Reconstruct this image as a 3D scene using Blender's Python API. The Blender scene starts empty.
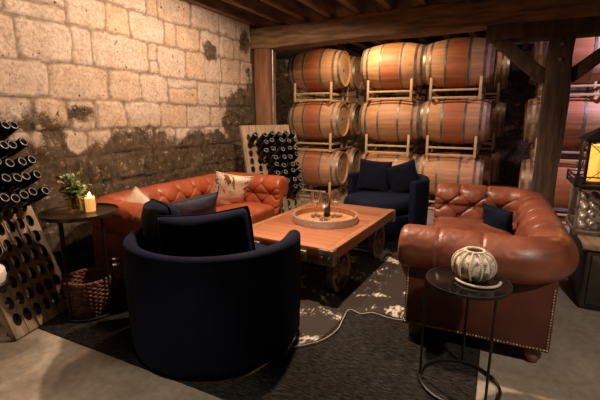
import bpy, bmesh, math, random
import numpy as np
from mathutils import Vector, Matrix, Euler, noise as mnoise
random.seed(7)
RNG = np.random.default_rng(7)
S = bpy.context.scene
COL = S.collection
PI = math.pi
R = math.radians
ORD = ['first', 'second', 'third', 'fourth', 'fifth', 'sixth', 'seventh', 'eighth', 'ninth', 'tenth', 'eleventh', 'twelfth']

# ------------------------------------------------------------------ materials
def _nodes(name):
    m = bpy.data.materials.new(name); m.use_nodes = True
    nt = m.node_tree
    return m, nt, nt.nodes['Principled BSDF'], nt.nodes.new, nt.links.new

def pm(name, c1, c2=None, scale=8., rough=.6, rough2=None, metal=0., bump=0., bscale=None, detail=6., stretch=None,
       lo=.35, hi=.65, coat=0., sheen=0., spec=.5, rnd=0., bdist=.01):
    """noise-mixed principled material in object space"""
    m, nt, b, N, L = _nodes(name)
    c2 = c2 or c1
    tc = N('ShaderNodeTexCoord'); src = tc.outputs['Object']
    if stretch:
        mp = N('ShaderNodeMapping'); mp.inputs['Scale'].default_value = stretch
        L(src, mp.inputs['Vector']); src = mp.outputs[0]
    if rnd:
        oi = N('ShaderNodeObjectInfo'); ad = N('ShaderNodeVectorMath'); ad.operation = 'ADD'
        ml = N('ShaderNodeMath'); ml.operation = 'MULTIPLY'; ml.inputs[1].default_value = 37.
        L(oi.outputs['Random'], ml.inputs[0]); L(src, ad.inputs[0]); L(ml.outputs[0], ad.inputs[1]); src = ad.outputs[0]
    n = N('ShaderNodeTexNoise'); n.inputs['Scale'].default_value = scale; n.inputs['Detail'].default_value = detail
    L(src, n.inputs['Vector'])
    r = N('ShaderNodeValToRGB'); e = r.color_ramp.elements
    e[0].position = lo; e[0].color = (*c1, 1); e[1].position = hi; e[1].color = (*c2, 1)
    L(n.outputs[0], r.inputs[0])
    col = r.outputs[0]
    if rnd:
        hs = N('ShaderNodeHueSaturation'); mr = N('ShaderNodeMapRange')
        mr.inputs['To Min'].default_value = 1 - rnd; mr.inputs['To Max'].default_value = 1 + rnd
        L(oi.outputs['Random'], mr.inputs[0]); L(mr.outputs[0], hs.inputs['Value']); L(col, hs.inputs['Color']); col = hs.outputs[0]
    L(col, b.inputs['Base Color'])
    b.inputs['Roughness'].default_value = rough
    if rough2 is not None:
        mr2 = N('ShaderNodeMapRange'); mr2.inputs['To Min'].default_value = rough; mr2.inputs['To Max'].default_value = rough2
        L(n.outputs[0], mr2.inputs[0]); L(mr2.outputs[0], b.inputs['Roughness'])
    b.inputs['Metallic'].default_value = metal
    b.inputs['Specular IOR Level'].default_value = spec
    b.inputs['Coat Weight'].default_value = coat
    if sheen:
        b.inputs['Sheen Weight'].default_value = sheen; b.inputs['Sheen Tint'].default_value = (.25, .42, .9, 1); b.inputs['Sheen Roughness'].default_value = .35
    if bump:
        n2 = N('ShaderNodeTexNoise'); n2.inputs['Scale'].default_value = bscale or scale * 3; n2.inputs['Detail'].default_value = 5
        L(src, n2.inputs['Vector'])
        bp = N('ShaderNodeBump'); bp.inputs['Strength'].default_value = bump; bp.inputs['Distance'].default_value = bdist
        L(n2.outputs[0], bp.inputs['Height']); L(bp.outputs[0], b.inputs['Normal'])
    return m

def emit(name, c, strength, base=(.8, .6, .3)):
    m, nt, b, N, L = _nodes(name)
    b.inputs['Base Color'].default_value = (*base, 1); b.inputs['Roughness'].default_value = .5
    b.inputs['Emission Color'].default_value = (*c, 1); b.inputs['Emission Strength'].default_value = strength
    return m

def glass(name, c=(1, 1, 1), rough=.02, ior=1.45):
    m, nt, b, N, L = _nodes(name)
    b.inputs['Base Color'].default_value = (*c, 1); b.inputs['Roughness'].default_value = rough
    b.inputs['Transmission Weight'].default_value = 1; b.inputs['IOR'].default_value = ior
    return m

def thin_glass(name, c=(1, 1, 1), f0=.10, rough=.06):
    """thin clear sheet: mostly see-through, reflecting more towards grazing angles"""
    m, nt, b, N, L = _nodes(name)
    nt.nodes.remove(b)
    t = N('ShaderNodeBsdfTransparent'); t.inputs[0].default_value = (*c, 1)
    g = N('ShaderNodeBsdfGlossy'); g.inputs['Roughness'].default_value = rough
    lw = N('ShaderNodeLayerWeight'); lw.inputs['Blend'].default_value = .25
    mr = N('ShaderNodeMapRange'); mr.inputs['To Min'].default_value = f0 * .6; mr.inputs['To Max'].default_value = .75
    L(lw.outputs['Facing'], mr.inputs[0])
    mx = N('ShaderNodeMixShader'); L(mr.outputs[0], mx.inputs[0]); L(t.outputs[0], mx.inputs[1]); L(g.outputs[0], mx.inputs[2])
    L(mx.outputs[0], nt.nodes['Material Output'].inputs['Surface'])
    return m

def stone_mat(name):
    m, nt, b, N, L = _nodes(name)
    tc = N('ShaderNodeTexCoord'); O = tc.outputs['Object']
    def noise(sc, det=6, rough=.6):
        n = N('ShaderNodeTexNoise'); n.inputs['Scale'].default_value = sc; n.inputs['Detail'].default_value = det
        n.inputs['Roughness'].default_value = rough; L(O, n.inputs['Vector']); return n.outputs[0]
    def ramp(src, a, ca, bb, cb):
        r = N('ShaderNodeValToRGB'); e = r.color_ramp.elements
        e[0].position = a; e[0].color = (*ca, 1); e[1].position = bb; e[1].color = (*cb, 1); L(src, r.inputs[0]); return r.outputs[0]
    def mix(f, a, bq, mode='MIX'):
        x = N('ShaderNodeMix'); x.data_type = 'RGBA'; x.blend_type = mode
        for s, v in ((x.inputs['Factor'], f), (x.inputs[6], a), (x.inputs[7], bq)):
            if isinstance(v, (int, float)): s.default_value = v
            elif isinstance(v, tuple): s.default_value = (*v, 1)
            else: L(v, s)
        return x.outputs[2]
    def mth(op, a, c=None, clamp=False):
        x = N('ShaderNodeMath'); x.operation = op; x.use_clamp = clamp
        for i, v in enumerate((a, c)):
            if v is None: continue
            if isinstance(v, (int, float)): x.inputs[i].default_value = v
            else: L(v, x.inputs[i])
        return x.outputs[0]
    at = N('ShaderNodeAttribute'); at.attribute_name = 'mortar'
    ti = N('ShaderNodeAttribute'); ti.attribute_name = 'tint'
    st = N('ShaderNodeAttribute'); st.attribute_name = 'stain'
    base = ramp(ti.outputs['Fac'], .1, (.56, .41, .28), .8, (.60, .49, .405))
    base = mix(ramp(noise(7, 8, .7), .40, (0, 0, 0), .66, (.6, .6, .6)), base, (.40, .29, .19))
    fine = ramp(noise(38, 8, .75), .30, (.50, .45, .41), .56, (1, 1, 1))
    base = mix(1., base, fine, 'MULTIPLY')
    pits = ramp(noise(22, 4, .5), .30, (.28, .20, .13), .345, (1, 1, 1))
    base = mix(1., base, pits, 'MULTIPLY')
    mort = ramp(noise(30), .3, (.15, .105, .065), .7, (.33, .245, .165))
    base = mix(at.outputs['Fac'], base, mort)
    dark = ramp(noise(14, 8, .65), .34, (.030, .020, .010), .70, (.125, .085, .045))
    dark = mix(ramp(noise(3.2, 4, .6), .48, (0, 0, 0), .66, (.42, .42, .42)), dark, ramp(noise(22, 8, .7), .35, (.10, .07, .04), .66, (.27, .20, .13)))
    sn = mth('ADD', st.outputs['Fac'], mth('MULTIPLY', mth('SUBTRACT', noise(5, 10, .70), .5), 2.1))
    sf = ramp(sn, .36, (0, 0, 0), .58, (1, 1, 1))
    sp = ramp(noise(20, 8, .75), .57, (1, 1, 1), .68, (.1, .1, .1))      # flecks of bare stone left in the stain
    sf = mix(1., sf, sp, 'MULTIPLY')
    base = mix(sf, base, dark)
    L(base, b.inputs['Base Color']); b.inputs['Roughness'].default_value = .9; b.inputs['Specular IOR Level'].default_value = .2
    bp = N('ShaderNodeBump'); bp.inputs['Strength'].default_value = .8; bp.inputs['Distance'].default_value = .012
    L(mth('ADD', noise(28, 9, .7), mth('MULTIPLY', noise(90, 4), .4)), bp.inputs['Height']); L(bp.outputs[0], b.inputs['Normal'])
    return m

def barrel_mat(name):
    m, nt, b, N, L = _nodes(name)
    tc = N('ShaderNodeTexCoord'); oi = N('ShaderNodeObjectInfo')
    mp = N('ShaderNodeMapping'); mp.inputs['Scale'].default_value = (1.2, 14, 14)
    ad = N('ShaderNodeVectorMath'); ad.operation = 'ADD'
    ml = N('ShaderNodeMath'); ml.operation = 'MULTIPLY'; ml.inputs[1].default_value = 51.
    L(oi.outputs['Random'], ml.inputs[0]); L(tc.outputs['Object'], mp.inputs[0]); L(mp.outputs[0], ad.inputs[0]); L(ml.outputs[0], ad.inputs[1])
    n = N('ShaderNodeTexNoise'); n.inputs['Scale'].default_value = 2.2; n.inputs['Detail'].default_value = 8; L(ad.outputs[0], n.inputs['Vector'])
    r = N('ShaderNodeValToRGB'); e = r.color_ramp.elements
    e[0].position = .3; e[0].color = (.42, .21, .095, 1); e[1].position = .7; e[1].color = (.57, .31, .155, 1); L(n.outputs[0], r.inputs[0])
    at = N('ShaderNodeAttribute'); at.attribute_name = 'stave'
    hs = N('ShaderNodeHueSaturation'); mr = N('ShaderNodeMapRange'); mr.inputs['To Min'].default_value = .86; mr.inputs['To Max'].default_value = 1.10
    L(at.outputs['Fac'], mr.inputs[0]); L(mr.outputs[0], hs.inputs['Value']); L(r.outputs[0], hs.inputs['Color'])
    # wine-stained belly between the two middle hoops, on some barrels more than on others
    sx = N('ShaderNodeSeparateXYZ'); L(tc.outputs['Object'], sx.inputs[0])
    ab = N('ShaderNodeMath'); ab.operation = 'ABSOLUTE'; L(sx.outputs['X'], ab.inputs[0])
    lt = N('ShaderNodeMath'); lt.operation = 'LESS_THAN'; lt.inputs[1].default_value = .13; L(ab.outputs[0], lt.inputs[0])
    oc = N('ShaderNodeObjectInfo')
    mu = N('ShaderNodeMath'); mu.operation = 'MULTIPLY'; L(lt.outputs[0], mu.inputs[0]); L(oc.outputs['Alpha'], mu.inputs[1])
    mx = N('ShaderNodeMix'); mx.data_type = 'RGBA'; mx.blend_type = 'MULTIPLY'
    L(mu.outputs[0], mx.inputs['Factor']); L(hs.outputs[0], mx.inputs[6]); mx.inputs[7].default_value = (.82, .52, .44, 1)
    L(mx.outputs[2], b.inputs['Base Color']); b.inputs['Roughness'].default_value = .55
    bp = N('ShaderNodeBump'); bp.inputs['Strength'].default_value = .25; bp.inputs['Distance'].default_value = .004
    L(n.outputs[0], bp.inputs['Height']); L(bp.outputs[0], b.inputs['Normal'])
    return m

def plank_mat(name, c1, c2, axis, width, rough=.5, grain=(14, 1.2, 14)):
    """boards side by side along one object axis, each with its own tone, gaps between"""
    m, nt, b, N, L = _nodes(name)
    tc = N('ShaderNodeTexCoord'); sx = N('ShaderNodeSeparateXYZ'); L(tc.outputs['Object'], sx.inputs[0])
    dv = N('ShaderNodeMath'); dv.operation = 'DIVIDE'; dv.inputs[1].default_value = width; L(sx.outputs[axis], dv.inputs[0])
    fl = N('ShaderNodeMath'); fl.operation = 'FLOOR'; L(dv.outputs[0], fl.inputs[0])
    wn = N('ShaderNodeTexWhiteNoise'); wn.noise_dimensions = '1D'; L(fl.outputs[0], wn.inputs['W'])
    mp = N('ShaderNodeMapping'); mp.inputs['Scale'].default_value = grain
    L(tc.outputs['Object'], mp.inputs[0])
    ad = N('ShaderNodeVectorMath'); ad.operation = 'ADD'; L(mp.outputs[0], ad.inputs[0]); L(wn.outputs['Color'], ad.inputs[1])
    n = N('ShaderNodeTexNoise'); n.inputs['Scale'].default_value = 2.; n.inputs['Detail'].default_value = 8; L(ad.outputs[0], n.inputs['Vector'])
    av = N('ShaderNodeMath'); av.operation = 'MULTIPLY_ADD'; av.inputs[1].default_value = .55; L(wn.outputs['Value'], av.inputs[0])
    hf = N('ShaderNodeMath'); hf.operation = 'MULTIPLY'; hf.inputs[1].default_value = .6; L(n.outputs[0], hf.inputs[0]); L(hf.outputs[0], av.inputs[2])
    r = N('ShaderNodeValToRGB'); e = r.color_ramp.elements
    e[0].position = .2; e[0].color = (*c1, 1); e[1].position = .8; e[1].color = (*c2, 1); L(av.outputs[0], r.inputs[0])
    fr = N('ShaderNodeMath'); fr.operation = 'FRACT'; L(dv.outputs[0], fr.inputs[0])
    gp = N('ShaderNodeMath'); gp.operation = 'LESS_THAN'; gp.inputs[1].default_value = .05; L(fr.outputs[0], gp.inputs[0])
    mx = N('ShaderNodeMix'); mx.data_type = 'RGBA'; L(gp.outputs[0], mx.inputs['Factor']); L(r.outputs[0], mx.inputs[6]); mx.inputs[7].default_value = (c1[0] * .35, c1[1] * .3, c1[2] * .3, 1)
    L(mx.outputs[2], b.inputs['Base Color']); b.inputs['Roughness'].default_value = rough
    bp = N('ShaderNodeBump'); bp.inputs['Strength'].default_value = .3; bp.inputs['Distance'].default_value = .004
    L(n.outputs[0], bp.inputs['Height']); L(bp.outputs[0], b.inputs['Normal'])
    return m

def floor_mat():
    m, nt, b, N, L = _nodes('polished concrete')
    tc = N('ShaderNodeTexCoord'); O = tc.outputs['Object']
    n = N('ShaderNodeTexNoise'); n.inputs['Scale'].default_value = 1.7; n.inputs['Detail'].default_value = 9; n.inputs['Roughness'].default_value = .62; n.inputs['Distortion'].default_value = .8
    L(O, n.inputs['Vector'])
    r = N('ShaderNodeValToRGB'); e = r.color_ramp.elements
    e[0].position = .33; e[0].color = (.27, .22, .16, 1); e[1].position = .68; e[1].color = (.48, .41, .32, 1); L(n.outputs[0], r.inputs[0])
    n2 = N('ShaderNodeTexNoise'); n2.inputs['Scale'].default_value = 22; n2.inputs['Detail'].default_value = 6; L(O, n2.inputs['Vector'])
    r2 = N('ShaderNodeValToRGB'); e = r2.color_ramp.elements
    e[0].position = .35; e[0].color = (.72, .70, .68, 1); e[1].position = .6; e[1].color = (1, 1, 1, 1); L(n2.outputs[0], r2.inputs[0])
    mx = N('ShaderNodeMix'); mx.data_type = 'RGBA'; mx.blend_type = 'MULTIPLY'; mx.inputs['Factor'].default_value = .7
    L(r.outputs[0], mx.inputs[6]); L(r2.outputs[0], mx.inputs[7]); L(mx.outputs[2], b.inputs['Base Color'])
    mr = N('ShaderNodeMapRange'); mr.inputs['To Min'].default_value = .45; mr.inputs['To Max'].default_value = .75
    L(n.outputs[0], mr.inputs[0]); L(mr.outputs[0], b.inputs['Roughness'])
    bp = N('ShaderNodeBump'); bp.inputs['Strength'].default_value = .12; bp.inputs['Distance'].default_value = .01
    L(n2.outputs[0], bp.inputs['Height']); L(bp.outputs[0], b.inputs['Normal'])
    return m

def rug_mat():
    m, nt, b, N, L = _nodes('heathered charcoal weave')
    tc = N('ShaderNodeTexCoord'); mp = N('ShaderNodeMapping'); mp.inputs['Scale'].default_value = (9, 70, 1)
    L(tc.outputs['Object'], mp.inputs[0])
    n = N('ShaderNodeTexNoise'); n.inputs['Scale'].default_value = 2.; n.inputs['Detail'].default_value = 6; n.inputs['Roughness'].default_value = .8; L(mp.outputs[0], n.inputs['Vector'])
    r = N('ShaderNodeValToRGB'); e = r.color_ramp.elements
    e[0].position = .46; e[0].color = (.005, .0045, .004, 1); e[1].position = .80; e[1].color = (.125, .108, .086, 1); L(n.outputs[0], r.inputs[0])
    L(r.outputs[0], b.inputs['Base Color']); b.inputs['Roughness'].default_value = .95; b.inputs['Specular IOR Level'].default_value = .15
    bp = N('ShaderNodeBump'); bp.inputs['Strength'].default_value = .6; bp.inputs['Distance'].default_value = .006
    L(n.outputs[0], bp.inputs['Height']); L(bp.outputs[0], b.inputs['Normal'])
    return m

def cowhide_mat(name, dark, light, scale, lo, hi, spec=(.0,)):
    m, nt, b, N, L = _nodes(name)
    tc = N('ShaderNodeTexCoord'); O = tc.outputs['Object']
    n = N('ShaderNodeTexNoise'); n.inputs['Scale'].default_value = scale; n.inputs['Detail'].default_value = 5; n.inputs['Roughness'].default_value = .7; n.inputs['Distortion'].default_value = .6
    L(O, n.inputs['Vector'])
    mp = N('ShaderNodeMapping'); mp.inputs['Scale'].default_value = (60, 18, 18); mp.inputs['Rotation'].default_value = (0, 0, .5); L(O, mp.inputs[0])
    n2 = N('ShaderNodeTexNoise'); n2.inputs['Scale'].default_value = 1.; n2.inputs['Detail'].default_value = 3; L(mp.outputs[0], n2.inputs['Vector'])
    ma = N('ShaderNodeMath'); ma.operation = 'MULTIPLY_ADD'; ma.inputs[1].default_value = .35; L(n2.outputs[0], ma.inputs[0]); L(n.outputs[0], ma.inputs[2])
    r = N('ShaderNodeValToRGB'); e = r.color_ramp.elements
    e[0].position = lo; e[0].color = (*dark, 1); e[1].position = hi; e[1].color = (*light, 1); L(ma.outputs[0], r.inputs[0])
    L(r.outputs[0], b.inputs['Base Color']); b.inputs['Roughness'].default_value = .8
    bp = N('ShaderNodeBump'); bp.inputs['Strength'].default_value = .4; bp.inputs['Distance'].default_value = .004
    L(n2.outputs[0], bp.inputs['Height']); L(bp.outputs[0], b.inputs['Normal'])
    return m

M = {}
M['leather'] = pm('cognac leather', (.27, .053, .018), (.38, .092, .033), 5., .38, .54, bump=.18, bscale=60, coat=.08, bdist=.004)
M['leather2'] = pm('worn brown leather', (.13, .036, .017), (.235, .072, .036), 4.5, .34, .5, bump=.2, bscale=55, coat=.1, bdist=.004)
M['leather_dark'] = pm('red-brown leather panel', (.085, .020, .010), (.12, .031, .015), 6., .45, .6, bump=.15, bscale=60, bdist=.004)
M['nail'] = pm('antique brass', (.50, .38, .24), (.68, .56, .40), 40, .35, metal=.9)
M['wood_foot'] = pm('turned oak foot', (.20, .11, .05), (.34, .21, .11), 12, .4)
M['velvet'] = pm('navy velvet', (.0022, .0048, .015), (.0036, .0078, .025), 6., .85, sheen=.07, bump=.1, bscale=120, bdist=.002, spec=.15)
M['velvet_dk'] = pm('midnight velvet', (.003, .0045, .010), (.004, .006, .015), 6., .9, sheen=.05, spec=.12)
M['navy_cloth'] = pm('slate navy cloth', (.022, .024, .042), (.042, .044, .066), 30., .8, bump=.2, bscale=160, bdist=.002)
M['cream'] = pm('cream cloth', (.62, .48, .33), (.76, .62, .46), 12., .8, bump=.15, bscale=120, bdist=.002)
M['hide_pillow'] = cowhide_mat('cream and brown cowhide', (.16, .065, .025), (.74, .60, .44), 3.6, .58, .62)
M['hide_rug'] = cowhide_mat('brown and white cowhide', (.022, .014, .008), (.62, .55, .44), 3.0, .73, .82)
M['stone'] = stone_mat('old limestone ashlar')
M['barrel'] = barrel_mat('oak barrel staves')
M['head'] = plank_mat('pale oak barrel head', (.46, .27, .12), (.62, .41, .22), 'Y', .075, .55, (14, 14, 1.5))
M['hoop'] = pm('galvanised hoop', (.15, .14, .12), (.26, .25, .22), 9., .38, .5, metal=.55)
M['rackpaint'] = pm('tan painted steel', (.50, .33, .17), (.60, .42, .23), 10., .5)
M['dark_wood'] = pm('old dark timber', (.10, .055, .026), (.25, .145, .074), 2.5, .8, bump=.5, bscale=6, stretch=(1.2, 9, 9), rnd=.1)
M['dark_wood_y'] = pm('old dark joist timber', (.12, .072, .038), (.28, .175, .095), 2.5, .8, bump=.5, bscale=6, stretch=(9, 1.2, 9), rnd=.12)
M['post'] = pm('old dark post timber', (.034, .020, .011), (.09, .055, .032), 2.5, .8, bump=.6, bscale=6, stretch=(9, 9, 1.2))
M['post_red'] = pm('warm brown post timber', (.17, .07, .03), (.26, .12, .055), 2.5, .7, bump=.4, bscale=6, stretch=(9, 9, 1.2))
M['ceil'] = plank_mat('dark ceiling boards', (.035, .024, .015), (.085, .06, .038), 'X', .18, .85)
M['pupitre'] = pm('weathered oak board', (.20, .135, .08), (.40, .29, .185), 3., .75, bump=.4, bscale=8, stretch=(10, 10, 1.5))
M['bottle'] = pm('black-green bottle glass', (.003, .004, .003), (.005, .007, .005), 5., .22, spec=.35)
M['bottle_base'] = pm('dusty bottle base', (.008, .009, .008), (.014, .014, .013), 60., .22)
M['bottle_ring'] = pm('worn bottle foot ring', (.07, .068, .072), (.36, .34, .345), 30., .3)  # paler colour paints the glints on the bottle bottoms as a ring
M['iron'] = pm('black iron', (.012, .011, .010), (.03, .027, .024), 14., .45, metal=.5)
M['iron_brown'] = pm('rusty cast iron', (.13, .065, .03), (.24, .14, .075), 10., .6, metal=.35)
M['steel'] = pm('worn steel bracket', (.20, .17, .14), (.42, .37, .31), 12., .4, metal=.7)
M['bronze'] = pm('dark bronze tray', (.05, .033, .02), (.10, .065, .04), 8., .3, metal=.7)
M['tabletop'] = plank_mat('cherry cart boards', (.26, .092, .042), (.42, .172, .082), 'Y', .095, .42, (1.2, 14, 14))
M['tableside'] = pm('cherry side rail', (.29, .12, .05), (.42, .19, .082), 3., .45, stretch=(12, 1.4, 12), bump=.2)
M['trayhoop'] = pm('grey tray hoop', (.44, .45, .46), (.60, .61, .62), 9., .33, metal=.5)
M['traywood'] = plank_mat('pale tray boards', (.46, .23, .10), (.60, .33, .16), 'X', .08, .5, (14, 1.5, 14))
M['glass'] = thin_glass('clear glass', (.96, .95, .93), .12)
M['vase_glass'] = thin_glass('amber tinted glass', (.97, .90, .76), .10)
M['wax'] = emit('glowing candle wax', (1., .56, .22), .85, (.8, .6, .35))
M['flame'] = emit('candle flame', (1., .80, .45), 9.)
M['lantern_glow'] = emit('glowing amber lantern candle', (1., .40, .05), .85, (.8, .45, .1))
M['leaf'] = pm('green leaves', (.07, .12, .02), (.20, .28, .06), 20., .55)
M['petal'] = pm('pale blossoms', (.55, .50, .36), (.72, .68, .55), 30., .7)
M['petal_y'] = pm('yellow blossom centre', (.62, .40, .08), (.72, .5, .14), 30., .7)
M['petal_r'] = pm('dark pink blossom', (.40, .08, .06), (.5, .12, .09), 30., .7)
M['wicker'] = pm('dark wicker', (.12, .045, .026), (.26, .11, .062), 30., .6)
M['bead'] = pm('pale wooden beads', (.52, .41, .28), (.68, .56, .41), 14., .5)
M['mottled'] = pm('mottled silver and cream', (.20, .13, .08), (.74, .65, .53), 34., .5, lo=.42, hi=.56, bump=.3, bdist=.003)
M['table_glass'] = pm('black glass top', (.004, .004, .004), (.007, .006, .006), 5., .10, spec=.35)
M['silver'] = pm('silver baubles', (.55, .52, .48), (.85, .82, .78), 20., .22, metal=.5)
M['cabinet'] = pm('dark stained cabinet wood', (.025, .017, .011), (.05, .035, .022), 3., .5, stretch=(1.5, 9, 9))
M['cabtop'] = pm('aged wood top', (.13, .085, .05), (.24, .165, .10), 3., .5, stretch=(9, 1.5, 9))
M['cord'] = pm('white cord', (.42, .38, .32), rough=.6)
M['blue'] = pm('blue bung', (.02, .10, .55), rough=.5)
M['white_seat'] = pm('off white upholstery', (.62, .55, .48), (.70, .63, .56), 20., .7)
M['pipe'] = pm('galvanised pipe', (.22, .22, .20), (.34, .33, .30), 6., .35, metal=.7)
M['floor'] = floor_mat()
M['rug'] = rug_mat()
M['darkwall'] = pm('dark plaster', (.05, .038, .027), (.085, .066, .047), 3., .9, bump=.4)
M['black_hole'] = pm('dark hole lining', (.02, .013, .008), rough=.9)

# ------------------------------------------------------------------ mesh helpers
class MB:
    def __init__(s): s.v = []; s.f = []; s.m = []
    def add(s, vs, fs, mi=0, T=None):
        o = len(s.v)
        if T is not None: vs = [T @ Vector(p) for p in vs]
        s.v.extend([tuple(p) for p in vs]); s.f.extend([tuple(i + o for i in f) for f in fs]); s.m.extend([mi] * len(fs)); return s
    def bm(s, b, mi=0, T=None):
        b.verts.index_update()
        vs = [v.co.copy() for v in b.verts]; fs = [[v.index for v in f.verts] for f in b.faces]; b.free()
        return s.add(vs, fs, mi, T)
    def box(s, c, size, rot=None, bev=.006, mi=0, seg=2, T=None):
        b = bmesh.new(); bmesh.ops.create_cube(b, size=1)
        for v in b.verts: v.co = Vector((v.co.x * size[0], v.co.y * size[1], v.co.z * size[2]))
        if bev: bmesh.ops.bevel(b, geom=list(b.edges), offset=min(bev, min(size) * .45), segments=seg, affect='EDGES', profile=.5)
        X = Matrix.Translation(Vector(c))
        if rot is not None: X = X @ (rot if isinstance(rot, Matrix) else Euler(rot).to_matrix().to_4x4())
        if T is not None: X = T @ X
        return s.bm(b, mi, X)
    def beam(s, a, b, w, h, bev=.008, mi=0, wob=0., cuts=1):
        """a squared timber from a to b, optionally a little crooked"""
        a = Vector(a); b = Vector(b); d = b - a; ln = d.length
        q = d.to_track_quat('X', 'Z').to_matrix().to_4x4()
        bb = bmesh.new(); bmesh.ops.create_cube(bb, size=1)
        for v in bb.verts: v.co = Vector((v.co.x * ln, v.co.y * w, v.co.z * h))
        bmesh.ops.bevel(bb, geom=list(bb.edges), offset=bev, segments=2, affect='EDGES', profile=.5)
        if cuts > 1:
            for k in range(1, cuts):
                x = -ln / 2 + ln * k / cuts
                bmesh.ops.bisect_plane(bb, geom=list(bb.verts) + list(bb.edges) + list(bb.faces), plane_co=(x, 0, 0), plane_no=(1, 0, 0))
        T = Matrix.Translation((a + b) / 2) @ q
        if wob:
            for v in bb.verts:
                p = T @ v.co
                v.co += Vector((0, mnoise.noise(p * 2.3) * wob, mnoise.noise(p * 2.3 + Vector((9, 3, 1))) * wob))
        return s.bm(bb, mi, T)
    def lathe(s, prof, seg=24, T=None, mi=0, cap=True):
        vs = []; fs = []; n = len(prof)
        for k in range(seg):
            a = 2 * PI * k / seg; c, sn = math.cos(a), math.sin(a)
            vs.extend([(r * c, r * sn, z) for r, z in prof])
        for k in range(seg):
            k2 = (k + 1) % seg
            for i in range(n - 1): fs.append((k * n + i, k2 * n + i, k2 * n + i + 1, k * n + i + 1))
        if cap:
            if prof[0][0] > 1e-5: fs.append([k * n for k in range(seg)][::-1])
            if prof[-1][0] > 1e-5: fs.append([k * n + n - 1 for k in range(seg)])
        return s.add(vs, fs, mi, T)
    def tube(s, pts, r, seg=8, closed=False, mi=0, T=None):
        P = [Vector(p) for p in pts]; n = len(P); vs = []; fs = []
        rad = r if isinstance(r, (list, tuple)) else [r] * n
        up = None
        for i in range(n):
            t = (P[(i + 1) % n] - P[i - 1]) if closed else (P[min(i + 1, n - 1)] - P[max(i - 1, 0)])
            t.normalize()
            if up is None: up = Vector((0, 0, 1)) if abs(t.z) < .9 else Vector((1, 0, 0))
            u = (up - t * up.dot(t)).normalized(); w = t.cross(u); up = u
            for k in range(seg):
                a = 2 * PI * k / seg; vs.append(P[i] + (u * math.cos(a) + w * math.sin(a)) * rad[i])
        for i in range(n if closed else n - 1):
            j = (i + 1) % n
            for k in range(seg):
                k2 = (k + 1) % seg; fs.append((i * seg + k, i * seg + k2, j * seg + k2, j * seg + k))
        if not closed:
            fs.append(list(range(seg))[::-1]); fs.append([(n - 1) * seg + k for k in range(seg)])
        return s.add(vs, fs, mi, T)
    def ring(s, c, R_, r, seg=40, tseg=8, mi=0, T=None):
        return s.tube([(c[0] + R_ * math.cos(2 * PI * k / seg), c[1] + R_ * math.sin(2 * PI * k / seg), c[2]) for k in range(seg)], r, tseg, True, mi, T)
    def ball(s, c, r, sub=1, mi=0, sc=(1, 1, 1)):
        b = bmesh.new(); bmesh.ops.create_icosphere(b, subdivisions=sub, radius=r)
        return s.bm(b, mi, Matrix.Translation(Vector(c)) @ Matrix.Diagonal((*sc, 1)))
    def mesh(s, name, mats, smooth=40):
        me = bpy.data.meshes.new(name); me.from_pydata(s.v, [], s.f)
        for m in (mats if isinstance(mats, (list, tuple)) else [mats]): me.materials.append(m)
        me.polygons.foreach_set('material_index', s.m)
        b = bmesh.new(); b.from_mesh(me); bmesh.ops.recalc_face_normals(b, faces=list(b.faces)); b.to_mesh(me); b.free()
        if smooth:
            me.polygons.foreach_set('use_smooth', [True] * len(me.polygons)); me.set_sharp_from_angle(angle=R(smooth))
        return me
    def build(s, name, mats, parent=None, smooth=40, loc=None, rot=None):
        return link(name, s.mesh(name, mats, smooth), parent, loc, rot)

def link(name, me, parent=None, loc=None, rot=None):
    o = bpy.data.objects.new(name, me); COL.objects.link(o)
    if parent is not None: o.parent = parent
    if loc is not None: o.location = loc
    if rot is not None: o.rotation_euler = rot
    return o
def tag(o, label=None, cat=None, group=None, kind=None):
    if label: o['label'] = label
    if cat: o['category'] = cat
    if group: o['group'] = group
    if kind: o['kind'] = kind
    return o
def thing(name, label, cat, loc=(0, 0, 0), rz=0., group=None):
    o = bpy.data.objects.new(name, None); COL.objects.link(o); o.location = loc; o.rotation_euler = (0, 0, rz)
    o.empty_display_size = .1
    return tag(o, label, cat, group)
def dup(root, label, loc=None, rot=None, group=None):
    r = root.copy(); COL.objects.link(r)
    if loc is not None: r.location = loc
    if rot is not None: r.rotation_euler = rot
    r['label'] = label
    if group: r['group'] = group
    for ch in list(root.children):
        c = ch.copy(); COL.objects.link(c); c.parent = r
        for g in list(ch.children):
            d = g.copy(); COL.objects.link(d); d.parent = c
    return r
def struct(o): o['kind'] = 'structure'; return o

def vnoise(x, y, seed=0):
    """smooth value noise on arrays"""
    xi = np.floor(x).astype(np.int64); yi = np.floor(y).astype(np.int64); xf = x - xi; yf = y - yi
    def h(a, b):
        v = np.sin(a * 127.1 + b * 311.7 + seed * 74.7) * 43758.5453
        return v - np.floor(v)
    u = xf * xf * (3 - 2 * xf); w = yf * yf * (3 - 2 * yf)
    return (h(xi, yi) * (1 - u) + h(xi + 1, yi) * u) * (1 - w) + (h(xi, yi + 1) * (1 - u) + h(xi + 1, yi + 1) * u) * w
def fbm(x, y, seed=0, octs=4):
    t = 0; a = .5
    for k in range(octs): t = t + a * vnoise(x * 2 ** k, y * 2 ** k, seed + k * 13); a *= .5
    return t
def sstep(a, b, x):
    t = np.clip((x - a) / (b - a), 0, 1); return t * t * (3 - 2 * t)

def grid_faces(nu, nv, cu=False, cv=False):
    fs = []
    for i in range(nu if cu else nu - 1):
        for j in range(nv if cv else nv - 1):
            i2 = (i + 1) % nu; j2 = (j + 1) % nv
            fs.append((i * nv + j, i2 * nv + j, i2 * nv + j2, i * nv + j2))
    return fs

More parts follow.
